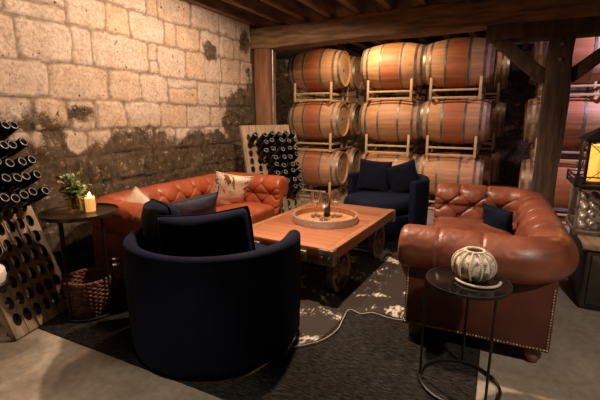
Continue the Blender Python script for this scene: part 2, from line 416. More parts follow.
# ------------------------------------------------------------------ the setting
def stone_wall(name, u0, u1, z0, z1, courses, joints, stain_fn, to_world, res=.016, seed=0):
    nu = int((u1 - u0) / res) + 1; nv = int((z1 - z0) / res) + 1
    U, Z = np.meshgrid(np.linspace(u0, u1, nu), np.linspace(z0, z1, nv), indexing='ij')
    wu = U + (fbm(U * 3, Z * 3, seed + 1) - .47) * .10 + (fbm(U * 14, Z * 14, seed + 9, 3) - .44) * .034
    wz = Z + (fbm(U * 2.5, Z * 2.5, seed + 2) - .47) * .07 + (fbm(U * 14, Z * 14, seed + 5, 3) - .44) * .03
    d = np.full(U.shape, -1.); tint = np.zeros(U.shape); hh = np.zeros(U.shape)
    rr = random.Random(seed + 5)
    for ci in range(len(courses) - 1):
        a, b = courses[ci], courses[ci + 1]
        js = joints[ci]
        for ji in range(len(js) - 1):
            p, q = js[ji], js[ji + 1]
            subs = [(a, b)]
            if (ci, ji) in SPLITS.get(name, {}): c = SPLITS[name][(ci, ji)]; subs = [(a, c), (c, b)]
            for (aa, bb) in subs:
                rad = min(.05, (q - p) * .22, (bb - aa) * .22)
                dx = np.maximum(np.maximum(p - wu, wu - q), -9) ; dz = np.maximum(aa - wz, wz - bb)
                qx = np.maximum(dx + rad, 0); qz = np.maximum(dz + rad, 0)
                sd = -(np.sqrt(qx * qx + qz * qz) + np.minimum(np.maximum(dx + rad, dz + rad), 0) - rad)
                mk = sd > d
                d = np.where(mk, sd, d)
                t = rr.random(); h = (rr.random() - .5) * .02; sl1 = (rr.random() - .5) * .05; sl2 = (rr.random() - .5) * .05
                tint = np.where(mk, t, tint); hh = np.where(mk, h + sl1 * (wu - (p + q) / 2) + sl2 * (wz - (aa + bb) / 2), hh)
    mort = 1 - sstep(.006, .016, d)
    body = sstep(.002, .022, d)
    off = body * (.015 + hh + (fbm(U * 7, Z * 7, seed + 3) - .47) * .035) + (1 - body) * (fbm(U * 10, Z * 10, seed + 4) - .5) * .010
    tint = np.clip(tint + (fbm(U * 4, Z * 4, seed + 6) - .5) * .5, 0, 1)
    stain = stain_fn(U, Z)
    pts = to_world(U, Z, off)
    me = bpy.data.meshes.new(name)
    me.from_pydata(pts.reshape(-1, 3).tolist(), [], grid_faces(nu, nv))
    for nm, arr in (('mortar', mort), ('tint', tint), ('stain', stain)):
        at = me.attributes.new(nm, 'FLOAT', 'POINT'); at.data.foreach_set('value', arr.reshape(-1).astype(np.float32))
    me.materials.append(M['stone']); me.polygons.foreach_set('use_smooth', [True] * len(me.polygons))
    return struct(link(name, me))

SPLITS = {'wall_left': {(5, 3): 1.93, (7, 2): 2.57}}
XW = -3.3
courses = [-.05, .27, .52, .80, 1.05, 1.285, 1.55, 1.84, 2.155, 2.41, 2.80]
# courses 4.. follow the photograph's joints; lower ones are in the dark
joints = [
    [-.9, -.3, .3, .7, 1.2, 1.6, 2.2, 2.6, 3.2, 3.7, 4.1, 4.7, 5.1],
    [-.9, -.1, .4, 1.0, 1.5, 1.9, 2.5, 2.9, 3.4, 3.9, 4.4, 5.1],
    [-.9, -.4, .2, .8, 1.3, 1.8, 2.1, 2.7, 3.2, 3.6, 4.2, 4.6, 5.1],
    [-.9, -.2, .5, .9, 1.5, 1.93, 2.35, 2.63, 3.11, 3.44, 3.96, 4.5, 5.1],
    [-.9, -.3, .3, .8, 1.25, 1.75, 2.13, 2.35, 2.63, 3.11, 3.44, 3.96, 4.5, 5.1],
    [-.9, -.1, .5, .9, 1.45, 1.92, 2.22, 2.47, 2.80, 3.23, 3.66, 4.09, 4.55, 5.1],
    [-.9, -.3, .4, 1.0, 1.42, 2.07, 2.64, 3.01, 3.37, 3.86, 4.29, 4.72, 5.1],
    [-.9, 0., .6, 1.3, 1.88, 2.31, 2.51, 3.13, 3.27, 3.68, 4.02, 4.33, 4.75, 5.1],
    [-.9, -.2, .5, 1.1, 1.82, 2.29, 2.65, 2.94, 3.37, 3.54, 3.92, 4.31, 4.6, 5.1],
    [-.9, 0., .7, 1.2, 1.7, 2.29, 2.66, 3.15, 3.31, 3.79, 4.31, 4.69, 5.1]]
SPLITS['wall_left'] = {(7, 7): 1.99, (8, 4): 2.27, (6, 8): 1.74}
def stain_left(U, Z):
    top = 1.19 + .16 * (fbm(U * 1.7, U * 0 + 3, 21, 3) - .45) + .05 * sstep(2.9, 2.3, U) * 0
    s = sstep(.22, -.10, Z - top) * .84
    s = np.maximum(s, .8 * np.exp(-((U - 2.0) / .26) ** 2 - ((Z - 1.28) / .22) ** 2))
    s = np.maximum(s, .62 * np.exp(-((U - 2.35) / .25) ** 2 - ((Z - 1.44) / .10) ** 2))
    bare = np.exp(-((U - 2.27) / .10) ** 2 - ((Z - 1.20) / .10) ** 2)
    s = s - .9 * bare
    far = sstep(4.1, 4.75, U + .30 * (1.62 - Z)) * sstep(2.0, 1.55, Z)
    s = np.maximum(s, far)
    s = np.maximum(s, sstep(4.72, 4.92, U) * sstep(2.9, 1.4, Z) * .75)
    s = np.maximum(s, 1.0 * np.exp(-((U - 4.13) / .14) ** 2 - ((Z - 2.19) / .13) ** 2))
    s = np.maximum(s, .75 * np.exp(-((U - 4.85) / .16) ** 2 - ((Z - 2.4) / .22) ** 2))
    s = np.maximum(s, .62 * np.exp(-((U - 3.05) / .06) ** 2 - ((Z - 1.31) / .08) ** 2))
    return s
stone_wall('wall_left', -.9, 5.0, 0., 2.78, courses, joints, stain_left,
           lambda U, Z, o: np.stack([XW + o, U, Z], -1), seed=3)
# back wall of the barrel room: the same masonry, far behind the racks
bc = [-.05, .3, .58, .9, 1.2, 1.45, 1.75, 2.0, 2.25, 2.5, 2.8]
rb = random.Random(4); bj = []
for c in range(len(bc) - 1):
    x = -6.3; row = [x]
    while x < 4.8: x += rb.uniform(.25, .62); row.append(x)
    bj.append(row)
stone_wall('wall_back', -6.2, 4.7, 0., 2.78, bc, bj,
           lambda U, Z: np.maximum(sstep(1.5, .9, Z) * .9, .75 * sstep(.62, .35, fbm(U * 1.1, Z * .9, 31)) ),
           lambda U, Z, o: np.stack([U, 9.3 - o, Z], -1), res=.035, seed=11)
mb = MB(); mb.box((-4.75, 5.06, 1.39), (2.9, .12, 2.78), bev=0); struct(mb.build('wall_return', M['darkwall'], smooth=0))
mb = MB(); mb.box((-6.26, 7.2, 1.39), (.12, 4.4, 2.78), bev=0); struct(mb.build('wall_recess', M['darkwall'], smooth=0))
mb = MB(); mb.box((4.76, 4.2, 1.39), (.12, 10.4, 2.78), bev=0); struct(mb.build('wall_right', M['darkwall'], smooth=0))
mb = MB(); mb.box((-.8, 4.2, -.06), (11.2, 10.7, .12), bev=0); struct(mb.build('floor', M['floor'], smooth=0))
mb = MB(); mb.box((-.8, 4.2, 2.90), (11.2, 10.7, .08), bev=0); struct(mb.build('ceiling', M['ceil'], smooth=0))
k = 0
x = -3.22
while x < 3.6:
    k += 1
    mb = MB(); mb.beam((x, -.8, 2.755), (x + random.uniform(-.02, .02), 9.25, 2.755), .085, .21, wob=.012, cuts=10)
    struct(mb.build('trim_%d' % k, M['dark_wood_y']))
    x += .385 + random.uniform(-.015, .015)

# the beam carried by the posts
mb = MB(); mb.beam((-3.29, 5.13, 2.475), (4.6, 5.13, 2.53), .27, .27, bev=.018, wob=.03, cuts=22)
tag(mb.build('roof_beam', M['dark_wood']), 'thick rough-hewn dark beam running under the joists from stone wall to right post', 'beam')
pt = thing('timber_post', 'heavy dark timber post with diagonal braces beside the glowing lantern', 'post', (.455, 5.13, 0))
mb = MB(); mb.beam((0, 0, 0), (0, 0, 2.22), .24, .235, bev=.018, wob=.03, cuts=10); mb.build('post', M['post'], pt)
mb = MB(); mb.beam((-.72, 0, 2.30), (.72, 0, 2.30), .22, .18, bev=.02, wob=.02, cuts=5); mb.build('corbel', M['post'], pt)
for sx in (-1, 1):
    mb = MB(); mb.beam((sx * .10, 0, 1.80), (sx * .62, 0, 2.24), .14, .13, bev=.012, wob=.015, cuts=4); mb.build('brace', M['post'], pt)
for z in (2.13, 1.98):
    mb = MB(); mb.lathe([(.0, -.001), (.022, 0), (.022, .01), (.012, .022), (0, .022)], 10, Matrix.Translation((0, -.12, z)) @ Matrix.Rotation(R(90), 4, 'X'))
    mb.build('bolt', M['steel'], pt)
mb = MB(); mb.beam((-3.125, 5.13, 0), (-3.125, 5.13, 2.34), .22, .23, bev=.012, wob=.012, cuts=6)
tag(mb.build('timber_post', M['post_red']), 'reddish brown timber post in the corner where the stone wall ends', 'post')
mb = MB(); mb.tube([(-2.985, 5.10, 0), (-2.985, 5.10, 2.345)], .018, 10)
mb.ring((-2.985, 5.10, 1.9), .024, .006, 12, 6)
tag(mb.build('drain_pipe', M['pipe']), 'thin grey metal pipe running up beside the reddish corner post', 'pipe')

# ------------------------------------------------------------------ rugs and cord
mb = MB(); mb.box((0, 0, .004), (2.8, 3.0, .008), bev=.003)
tag(mb.build('area_rug', M['rug'], loc=(-1.40, 2.925, 0)), 'large dark charcoal woven rug under the whole seating group', 'rug')
hp = [(-1.16, 2.0), (-1.036, 2.015), (-.946, 2.14), (-.905, 2.363), (-.90, 2.56), (-.80, 2.62), (-.682, 2.675), (-.499, 2.66), (-.40, 2.80), (-.47, 3.1), (-.44, 3.45), (-.50, 3.9), (-.66, 4.12),
      (-.86, 4.05), (-1.0, 4.18), (-1.3, 4.10), (-1.5, 4.15), (-1.72, 3.95), (-1.66, 3.5), (-1.75, 3.1), (-1.62, 2.75), (-1.7, 2.4), (-1.52, 2.25), (-1.3, 2.2)]
def smooth_loop(P, n=8):
    out = []; N = len(P)
    for i in range(N):
        p0, p1, p2, p3 = (Vector(P[(i + k - 1) % N]) for k in range(4))
        for j in range(n):
            t = j / n
            out.append(.5 * ((2 * p1) + (p2 - p0) * t + (2 * p0 - 5 * p1 + 4 * p2 - p3) * t * t + (3 * p1 - p0 - 3 * p2 + p3) * t ** 3))
    return out
loop = smooth_loop(hp); cx, cy = -1.05, 3.1
vs = []; fs = []; n = len(loop); rings = [0.02, .25, .5, .75, .93, 1.0]
for rk, t in enumerate(rings):
    for i, p in enumerate(loop):
        wob = 1 + .012 * mnoise.noise(Vector((i * .9, 3, 1))) if t > .9 else 1
        z = .0105 + .003 * (mnoise.noise(Vector((p.x * t * 4, p.y * t * 4, 0))) + 1) * (1 if t < .95 else .2) + (0.0015 if t < 1 else -.0015)
        vs.append((cx + (p.x - cx) * t * wob, cy + (p.y - cy) * t * wob, z))
fs = [(a * n + i, a * n + (i + 1) % n, (a + 1) * n + (i + 1) % n, (a + 1) * n + i) for a in range(len(rings) - 1) for i in range(n)]
fs.append(list(range(n))[::-1])
mb = MB(); mb.add(vs, fs)
tag(mb.build('cowhide_rug', M['hide_rug']), 'brown and white cowhide lying under the plank coffee table', 'rug')
cp = [(-1.12, 1.93), (-1.03, 1.985), (-.915, 2.12), (-.87, 2.287), (-.885, 2.44), (-.90, 2.575), (-.868, 2.60), (-.80, 2.575), (-.719, 2.628), (-.602, 2.605), (-.499, 2.62), (-.38, 2.70), (-.2, 2.9)]
pts = []
for i in range(len(cp) - 1):
    p0, p1, p2, p3 = (Vector(cp[min(max(i + k - 1, 0), len(cp) - 1)]) for k in range(4))
    for j in range(6):
        t = j / 6
        q = .5 * ((2 * p1) + (p2 - p0) * t + (2 * p0 - 5 * p1 + 4 * p2 - p3) * t * t + (3 * p1 - p0 - 3 * p2 + p3) * t ** 3)
        pts.append((q.x, q.y, .021))
mb = MB(); mb.tube(pts, .0032, 6)
tag(mb.build('power_cord', M['cord']), 'thin white cord snaking across the rug along the cowhide edge', 'cord')

# ------------------------------------------------------------------ chesterfield sofas
def rounded_block(w, d, h, r, crown=0., n=12, T=None):
    b = bmesh.new(); bmesh.ops.create_cube(b, size=2)
    bmesh.ops.subdivide_edges(b, edges=list(b.edges), cuts=n, use_grid_fill=True)
    H = Vector((w / 2, d / 2, h / 2))
    for v in b.verts:
        q = v.co.copy()
        e = Vector((q.x * H.x, q.y * H.y, q.z * H.z)); inn = Vector([max(-(H[i] - r), min(H[i] - r, e[i])) for i in range(3)])
        dd = e - inn
        if dd.length > 1e-9: dd = dd.normalized() * r
        p = inn + dd
        p.z += crown * (1 - q.x ** 2) * (1 - q.y ** 2) * (1 if q.z > 0 else -.2)
        v.co = p
    return b

def chesterfield(name, label, loc, rz, W=1.79, D=.81, lm='leather', dimple=1., ncush=2, group=None):
    root = thing(name, label, 'sofa', loc, rz, group)
    lt = M[lm]
    yi = W / 2 - .16; xb = .16; rc = .06
    # inner path: arm front -> back -> arm front, with outward normals
    P = []; step = .0075
    def seg(a, b, nrm):
        n = max(2, int((Vector(b) - Vector(a)).length / step))
        for i in range(n): P.append((a[0] + (b[0] - a[0]) * i / n, a[1] + (b[1] - a[1]) * i / n, nrm[0], nrm[1]))
    def arc(c, a0, a1):
        n = 14
        for i in range(n):
            a = a0 + (a1 - a0) * i / n; P.append((c[0] + rc * math.cos(a), c[1] + rc * math.sin(a), math.cos(a), math.sin(a)))
    seg((D, -yi), (xb + rc, -yi), (0, -1))
    arc((xb + rc, -yi + rc), -PI / 2, -PI)
    seg((xb, -yi + rc), (xb, yi - rc), (-1, 0))
    arc((xb + rc, yi - rc), PI, PI / 2)
    seg((xb + rc, yi), (D, yi), (0, 1)); P.append((D, yi, 0, 1))
    P = np.array(P)
    sarc = np.concatenate([[0], np.cumsum(np.hypot(np.diff(P[:, 0]) , np.diff(P[:, 1])))])
    sarc = sarc - sarc[-1] / 2
    # profile
    pr = [(0.0, .34), (0.0, .42), (.012, .50), (.022, .56)]
    cz, co, rr = .622, .137, .134
    for a in np.linspace(200, -62, 34): pr.append((co + rr * math.cos(R(a)), cz + rr * math.sin(R(a))))
    pr += [(.15, .515), (.135, .50), (.11, .45)]
    # resample
    pr = np.array(pr); L = np.concatenate([[0], np.cumsum(np.hypot(*np.diff(pr, axis=0).T))])
    nl = int(L[-1] / .0095); Ls = np.linspace(0, L[-1], nl)
    po = np.interp(Ls, L, pr[:, 0]); pz = np.interp(Ls, L, pr[:, 1])
    to = np.gradient(po); tz = np.gradient(pz); tl = np.hypot(to, tz); no, nz = -tz / tl, to / tl
    Lbut = .34; a_u = .1175; b_v = .112
    U = sarc[:, None] / a_u; V = (Ls[None, :] - Lbut) / b_v
    U, V = np.broadcast_arrays(U, V)
    p = .20
    dia = (np.abs(np.sin(PI * (U + V) / 2)) * np.abs(np.sin(PI * (U - V) / 2))) ** p
    ver = np.abs(np.sin(PI * U / 2)) ** (2 * p)
    low = np.clip((V + 3.2) / .6, 0, 1)
    h = np.where(V < 0, 1 - (1 - dia) * low, ver)
    fade = np.where(V < 0, 1., np.clip(1 - V / 5.2, .12, 1) * .62 + .38 * np.exp(-V * 1.4))
    disp = -.015 * dimple * (1 - h) * fade
    # stitched creases along the diamonds and the pleats over the roll
    def near(q): return np.abs((q + 1) % 2 - 1)
    ln = np.where(V < 0, np.minimum(near(U + V), near(U - V)) * a_u * .72, near(U) * a_u)
    disp = disp - .0075 * dimple * np.exp(-(ln / .0075) ** 2) * np.where(V < 0, low, np.clip(1.15 - V / 5., .2, 1))
    # wrinkles and buttons
    wr = (fbm(U * 1.3, V * 1.3, 5) - .47) * .010 + (fbm(U * 5, V * 4, 8, 3) - .44) * .0045
    disp = disp + wr * np.clip((V + 3) / 1, 0, 1)
    buttons = []
    for vrow in (0, -1, -2):
        u0 = 0 if vrow % 2 == 0 else 1
        for kk in range(-40, 41):
            uu = u0 + 2 * kk
            s0 = uu * a_u
            if abs(s0) > sarc[-1] - .05: continue
            r2 = ((sarc - s0) ** 2)[:, None] + ((Ls - (Lbut + vrow * b_v)) ** 2)[None, :]
            disp = disp - .013 * dimple * np.exp(-r2 / .015 ** 2) - .008 * dimple * np.exp(-r2 / .045 ** 2)
            buttons.append((s0, Lbut + vrow * b_v))
    Z = pz[None, :] + disp * nz[None, :]
    O = po[None, :] + disp * no[None, :]
    X = P[:, 0:1] + P[:, 2:3] * O; Y = P[:, 1:2] + P[:, 3:4] * O
    pts = np.stack([X, Y, np.broadcast_to(Z, X.shape)], -1)
    # rounded arm ends: a few rings that move forward and close in on the scroll
    cen = np.array([co * .9, .60]); rings = []
    for end in (0, -1):
        rg = []
        for (fx, sc) in ((.016, .985), (.030, .94), (.040, .86), (.046, .70), (.047, .40)):
            o2 = cen[0] + (O[end] - cen[0]) * sc; z2 = cen[1] + (Z[end] - cen[1]) * sc
            rg.append(np.stack([P[end, 0] + fx + 0 * o2, P[end, 1] + P[end, 3] * o2, z2], -1))
        rings.append(rg)
    allp = np.concatenate([np.array(rings[0][::-1]), pts, np.array(rings[1])], 0)
    nu, nv = allp.shape[:2]
    fs = grid_faces(nu, nv, cv=False) + [((i + 1) * nv, i * nv, i * nv + nv - 1, (i + 1) * nv + nv - 1) for i in range(nu - 1)]
    fs.append(list(range(nv))); fs.append([(nu - 1) * nv + j for j in range(nv)][::-1])
    mb = MB(); mb.add(allp.reshape(-1, 3).tolist(), fs); mb.build('tufted_back', lt, root, smooth=70)
    # buttons
    bmb = MB(); bmb.ball((0, 0, 0), .0115, 2, sc=(1, 1, .55)); bme = bmb.mesh('button', M['leather_dark'], 60)
    for s0, l0 in buttons:
        i = int(np.argmin(np.abs(sarc - s0))); j = int(np.argmin(np.abs(Ls - l0)))
        if pz[j] < .46: continue
        nrm = Vector((P[i, 2] * no[j], P[i, 3] * no[j], nz[j]))
        o = link('button', bme, root, pts[i, j].tolist()); o.rotation_euler = (Vector(pts[i, j].tolist()) * 0 + nrm).to_track_quat('Z', 'Y').to_euler()
        o.location = Vector(pts[i, j].tolist()) + nrm * .003
    # base frame: outer panels and front rail
    mb = MB()
    for sy in (-1, 1): mb.box((D / 2 + .0, sy * (W / 2 - .0625), .325), (D, .125, .45), bev=.012)
    mb.box((.0625, 0, .325), (.125, W - .02, .45), bev=.012)
    mb.box((D - .05, 0, .20), (.09, W - .24, .20), bev=.012); mb.box((D / 2, 0, .20), (D - .1, W - .2, .16), bev=.01)
    mb.build('base_frame', M['leather_dark'] if lm == 'leather2' else lt, root)
    # seat cushions
    cw = (2 * yi - .01) / ncush
    for c in range(ncush):
        b = rounded_block(D - .15, cw - .006, .16, .045, .03)
        for v in b.verts: v.co.z += .006 * mnoise.noise(v.co * 7 + Vector((c * 5, 0, 0)))
        m2 = MB(); m2.bm(b, 0, Matrix.Translation((xb + (D - .15) / 2 + .005, -yi + cw * (c + .5) + .005, .375)))
        m2.build('seat_cushion', lt, root, smooth=60)
    # nail heads along the base edges
    nb = MB()
    def nails(a, b, nrm):
        a = Vector(a); b = Vector(b); n = int((b - a).length / .0165)
        for i in range(n + 1): nb.ball(a.lerp(b, i / n), .0072, 1)
    for sy in (-1, 1):
        y = sy * (W / 2 + .001)
        nails((.012, y, .118), (D - .012, y, .118), 0); nails((.014, y, .118), (.014, y, .48), 0); nails((D - .014, y, .118), (D - .014, y, .48), 0)
    nails((D + .001, -W / 2 + .02, .118), (D + .001, W / 2 - .02, .118), 0)
    nb.build('nailhead_trim', M['nail'], root, smooth=60)
    lm_ = MB(); lm_.lathe([(.0, .0), (.022, 0), (.030, .012), (.043, .035), (.045, .055), (.034, .075), (.030, .082), (.04, .09), (.04, .102), (0, .102)], 18)
    lme = lm_.mesh('foot', M['wood_foot'], 50)
    for fx in (.07, D - .06):
        for sy in (-1, 1): link('foot', lme, root, (fx, sy * (W / 2 - .075), 0))
    return root
chesterfield('chesterfield_sofa', 'orange-brown tufted leather sofa along the stone wall holding three cushions', (-2.985, 2.985, .009), 0, lm='leather', ncush=3, group='tufted leather sofas')
chesterfield('chesterfield_sofa', 'worn brown tufted leather sofa on the right, seen from its rolled arm end', (.328, 3.325, .009), PI + R(1.2), lm='leather2', dimple=1.15, group='tufted leather sofas')

# ------------------------------------------------------------------ cushions
def pillow(name, label, w, h, t, loc, rot, mat, pmat=None, cat='cushion', group=None, sag=.0, seed=0, pinch=.075, rnd=0., puff=.42):
    root = thing(name, label, cat, loc, 0, group); root.rotation_euler = rot
    n = 20; mb = MB()
    u = np.linspace(-1, 1, n)
    Ug, Vg = np.meshgrid(u, u, indexing='ij')
    def shape(sgn):
        cr = 1 - rnd * (Ug * Vg) ** 4; X = w / 2 * Ug * (1 - pinch * (1 - Vg ** 2) * Ug ** 2) * cr; Y = h / 2 * Vg * (1 - pinch * (1 - Ug ** 2) * Vg ** 2) * cr
        Zq = sgn * t / 2 * (np.clip((1 - Ug ** 2) * (1 - Vg ** 2), 0, 1)) ** puff
        Zq = Zq + sgn * (fbm(Ug * 2.2 + 9, Vg * 2.2 + 5, seed + (3 if sgn > 0 else 7)) - .47) * .035 * np.clip((1 - Ug ** 2) * (1 - Vg ** 2) * 4, 0, 1)
        Y = Y - sag * (1 - Ug ** 2) * (Vg > 0) * Vg
        return np.stack([X, Zq, Y], -1)
    a = shape(1); b = shape(-1)
    mb.add(a.reshape(-1, 3).tolist(), grid_faces(n, n)); mb.add(b.reshape(-1, 3).tolist(), [f[::-1] for f in grid_faces(n, n)])
    bm_ = bmesh.new(); me = bpy.data.meshes.new('x'); me.from_pydata(mb.v, [], mb.f); bm_.from_mesh(me); bmesh.ops.remove_doubles(bm_, verts=list(bm_.verts), dist=.0004)
    m3 = MB(); m3.bm(bm_); m3.build('cover', mat, root, smooth=80)
    e = [a[i, 0] for i in range(n)] + [a[n - 1, j] for j in range(1, n)] + [a[i, n - 1] for i in range(n - 2, -1, -1)] + [a[0, j] for j in range(n - 2, 0, -1)]
    m4 = MB(); m4.tube([tuple(p) for p in e], .0055, 6, True); m4.build('piping', pmat or mat, root, smooth=80)
    return root
# local: x width, z height, y thickness (front is -y or +y)
pillow('throw_pillow', 'plain cream cushion peeking up at the near end of the wall sofa', .38, .38, .13, (-2.70, 2.31, .585), (R(16), R(42), R(84)), M['cream'], seed=1, group='cushions on the wall sofa')
pillow('throw_pillow', 'dark slate-blue rectangular cushion in the middle of the wall sofa', .50, .30, .14, (-2.53, 2.81, .555), (R(28), R(-6), R(62)), M['navy_cloth'], seed=2, group='cushions on the wall sofa')
pillow('throw_pillow', 'cream cowhide cushion with brown patches by the far arm of the wall sofa', .42, .42, .13, (-2.56, 3.42, .63), (R(24), R(12), R(60)), M['hide_pillow'], M['cream'], seed=3, group='cushions on the wall sofa')
pillow('throw_pillow', 'small navy cushion tucked in the corner of the right-hand brown sofa', .29, .27, .12, (.03, 3.74, .53), (R(16), R(4), R(-36)), M['navy_cloth'] if False else M['velvet'], seed=4)

# ------------------------------------------------------------------ navy round armchairs
def armchair(label, loc, rz, Rm=.455):
    root = thing('barrel_armchair', label, 'armchair', loc, rz, 'round navy velvet armchairs')
    # plan path of the shell's middle line; chair faces +y
    P = []
    fwd = .13
    for i in range(8): P.append((Rm, fwd - fwd * i / 8, 1, 0))
    for i in range(81):
        a = -PI * i / 80; P.append((Rm * math.cos(a), Rm * math.sin(a), math.cos(a), math.sin(a)))
    for i in range(1, 9): P.append((-Rm, fwd * i / 8, -1, 0))
    P = np.array(P)
    prof = []
    for z in np.linspace(.30, .665, 8): prof.append((-.034 - .006 * (z - .3), z))
    for a in np.linspace(175, 5, 12): prof.append((.040 * math.cos(R(a)) + .004, .668 + .034 * math.sin(R(a))))
    for z in np.linspace(.66, .035, 16): prof.append((.045 - .012 * (.65 - z) + .006 * math.sin((z - .035) / .615 * PI), z))
    prof.append((.03, .02))
    pr = np.array(prof)
    rings = []
    def ring(p, sc=1., fx=0.):
        o = pr[:, 0] * sc; z = np.where(sc < 1, .37 + (pr[:, 1] - .37) * (1 - (1 - sc) * .08), pr[:, 1])
        return np.stack([p[0] + p[2] * o, p[1] + p[3] * o + fx, z], -1)
    for fx, sc in ((.022, .35), (.021, .6), (.017, .82), (.009, .95)): rings.append(ring(P[0], sc, fx))
    for p in P: rings.append(ring(p))
    for fx, sc in ((.009, .95), (.017, .82), (.021, .6), (.022, .35)): rings.append(ring(P[-1], sc, fx))
    A = np.array(rings); nu, nv = A.shape[:2]
    fs = grid_faces(nu, nv) + [((i + 1) * nv, i * nv, i * nv + nv - 1, (i + 1) * nv + nv - 1) for i in range(nu - 1)]
    fs.append(list(range(nv))); fs.append([(nu - 1) * nv + j for j in range(nv)][::-1])
    mb = MB(); mb.add(A.reshape(-1, 3).tolist(), fs); mb.build('curved_back', M['velvet'], root, smooth=70)
    mb = MB()
    mb.lathe([(0, .055), (.42, .055), (.44, .08), (.44, .29), (.42, .305), (0, .305)], 48); mb.build('seat_base', M['velvet'], root)
    # seat cushion: rounded front that bulges past the arms
    mb = MB(); vs = []; n = 56
    prof2 = [(.0, .30), (.90, .30), (.97, .32), (1.0, .36), (1.0, .40), (.97, .445), (.90, .468), (.6, .482), (0., .488)]
    for k in range(n):
        a = 2 * PI * k / n; c, s_ = math.cos(a), math.sin(a)
        rx = .392; ry = .40 if s_ < 0 else .56
        e = 2 / 2.6
        x = rx * abs(c) ** e * (1 if c > 0 else -1); y = ry * abs(s_) ** e * (1 if s_ > 0 else -1)
        for (q, z) in prof2: vs.append((x * q, y * q, z))
    m_ = len(prof2)
    fs = [(k * m_ + i, ((k + 1) % n) * m_ + i, ((k + 1) % n) * m_ + i + 1, k * m_ + i + 1) for k in range(n) for i in range(m_ - 1)]
    mb.add(vs, fs); mb.build('seat_cushion', M['velvet'], root, smooth=60)
    mb = MB(); mb.lathe([(0, 0), (.41, 0), (.42, .01), (.42, .055), (0, .055)], 40); mb.build('plinth', M['iron'], root)
    return root
armchair('round navy velvet armchair in the foreground with its back to the camera', (-1.575, 1.93, .009), R(14), .487)
armchair('round navy velvet armchair at the far end of the table, facing the camera', (-1.21, 4.76, .009), R(158))
pillow('throw_pillow', 'wide navy velvet cushion topping the foreground armchair, nearer the table', .56, .43, .22, (-1.475, 1.74, .680), (R(-5), R(-7), R(24)), M['velvet'], seed=5, group='navy cushions on the armchairs', sag=.025, pinch=.02, rnd=.05, puff=.34)
pillow('throw_pillow', 'navy velvet cushion at the left side of the foreground armchair', .46, .42, .22, (-1.875, 1.80, .685), (R(2), R(-3), R(-28)), M['velvet'], seed=6, group='navy cushions on the armchairs', pinch=.01, rnd=.09, puff=.34)
pillow('throw_pillow', 'left square navy cushion on the far armchair', .40, .40, .15, (-1.40, 4.88, .675), (R(-14), R(4), R(8)), M['velvet_dk'], seed=7, group='navy cushions on the armchairs')
pillow('throw_pillow', 'right navy cushion with a pointed corner up on the far armchair', .38, .38, .15, (-1.05, 4.96, .66), (R(-12), R(-16), R(28)), M['velvet_dk'], seed=8, group='navy cushions on the armchairs')

# ------------------------------------------------------------------ plank coffee table (railway cart)
tb = thing('cart_coffee_table', 'low plank cart coffee table on iron wheels in the middle of the rug', 'coffee table', (-1.465, 3.40, .009), R(-3.5))
TW, TL = .95, 1.53
mb = MB(); mb.box((0, 0, .405), (TW - .13, TL - .02, .07), bev=.004); mb.build('tabletop', M['tabletop'], tb)
for sx in (-1, 1):
    mb = MB(); mb.box((sx * (TW / 2 - .032), 0, .395), (.064, TL, .094), bev=.006); mb.build('side_rail', M['tableside'], tb)
    for sy in (-1, 1):
        mb = MB(); mb.box((sx * (TW / 2 - .055), sy * (TL / 2 - .03), .375), (.125, .075, .122), bev=.006)
        for q in (-.03, .03):
            mb.lathe([(0, 0), (.011, 0), (.011, .008), (0, .012)], 10, Matrix.Translation((sx * (TW / 2 - .055) + q, sy * (TL / 2 + .007), .375)) @ Matrix.Rotation(R(90) * (1 if sy < 0 else -1), 4, 'X'))
        mb.build('corner_bracket', M['steel'], tb)
for sy in (-1, 1):
    mb = MB(); mb.box((0, sy * (TL / 2 - .10), .325), (TW - .14, .09, .08), bev=.006); mb.build('cross_bar', M['dark_wood'], tb)
    for qx in (-.22, .22):
        mb = MB(); mb.box((qx, sy * (TL / 2 - .012), .36), (.07, .05, .085), bev=.008); mb.build('stake_pocket', M['steel'], tb)
for sy in (-1, 1):
    y = sy * .46
    mb = MB(); mb.tube([(-.40, y, .165), (.40, y, .165)], .018, 10); mb.build('axle', M['iron'], tb)
    for sx in (-1, 1):
        T = Matrix.Translation((sx * .385, y, .165)) @ Matrix.Rotation(R(90), 4, 'Y')
        w = MB(); w.lathe([(.135, -.032), (.163, -.030), (.165, -.026), (.165, .018), (.176, .024), (.176, .034), (.135, .032), (.135, -.032)], 48, cap=False)
        w.lathe([(.0, -.04), (.035, -.04), (.038, -.03), (.038, .03), (.035, .04), (0, .04)], 18)
        for k in range(6):
            a = k * PI / 3; w.tube([(.03 * math.cos(a), .03 * math.sin(a), 0), (.14 * math.cos(a), .14 * math.sin(a), 0)], [.014, .011], 8)
        o = w.build('wheel', M['iron_brown'], tb); o.matrix_local = T
        f = MB(); f.box((sx * .31, y, .265), (.05, .07, .21), bev=.008); f.build('axle_fork', M['iron'], tb)

tr = thing('serving_tray', 'round barrel-head tray with grey metal hoop on the coffee table', 'tray', (-1.43, 3.385, .45))
tr.scale = (1.04, 1.04, .84)
mb = MB(); mb.lathe([(0, .0), (.285, .0), (.285, .018), (0, .018)], 56); mb.build('tray_bottom', M['traywood'], tr)
mb = MB(); mb.lathe([(.272, .012), (.290, .012), (.290, .078), (.283, .083), (.272, .080), (.272, .012)], 56, cap=False); mb.build('wooden_rim', M['tableside'], tr)
mb = MB(); mb.lathe([(.2905, .002), (.297, .0), (.299, .03), (.297, .078), (.2905, .078), (.2905, .002)], 56, cap=False)
for k in range(20):
    a = k * 2 * PI / 20; mb.ball((.298 * math.cos(a), .298 * math.sin(a), .034), .006, 1)
mb.build('hoop', M['trayhoop'], tr)
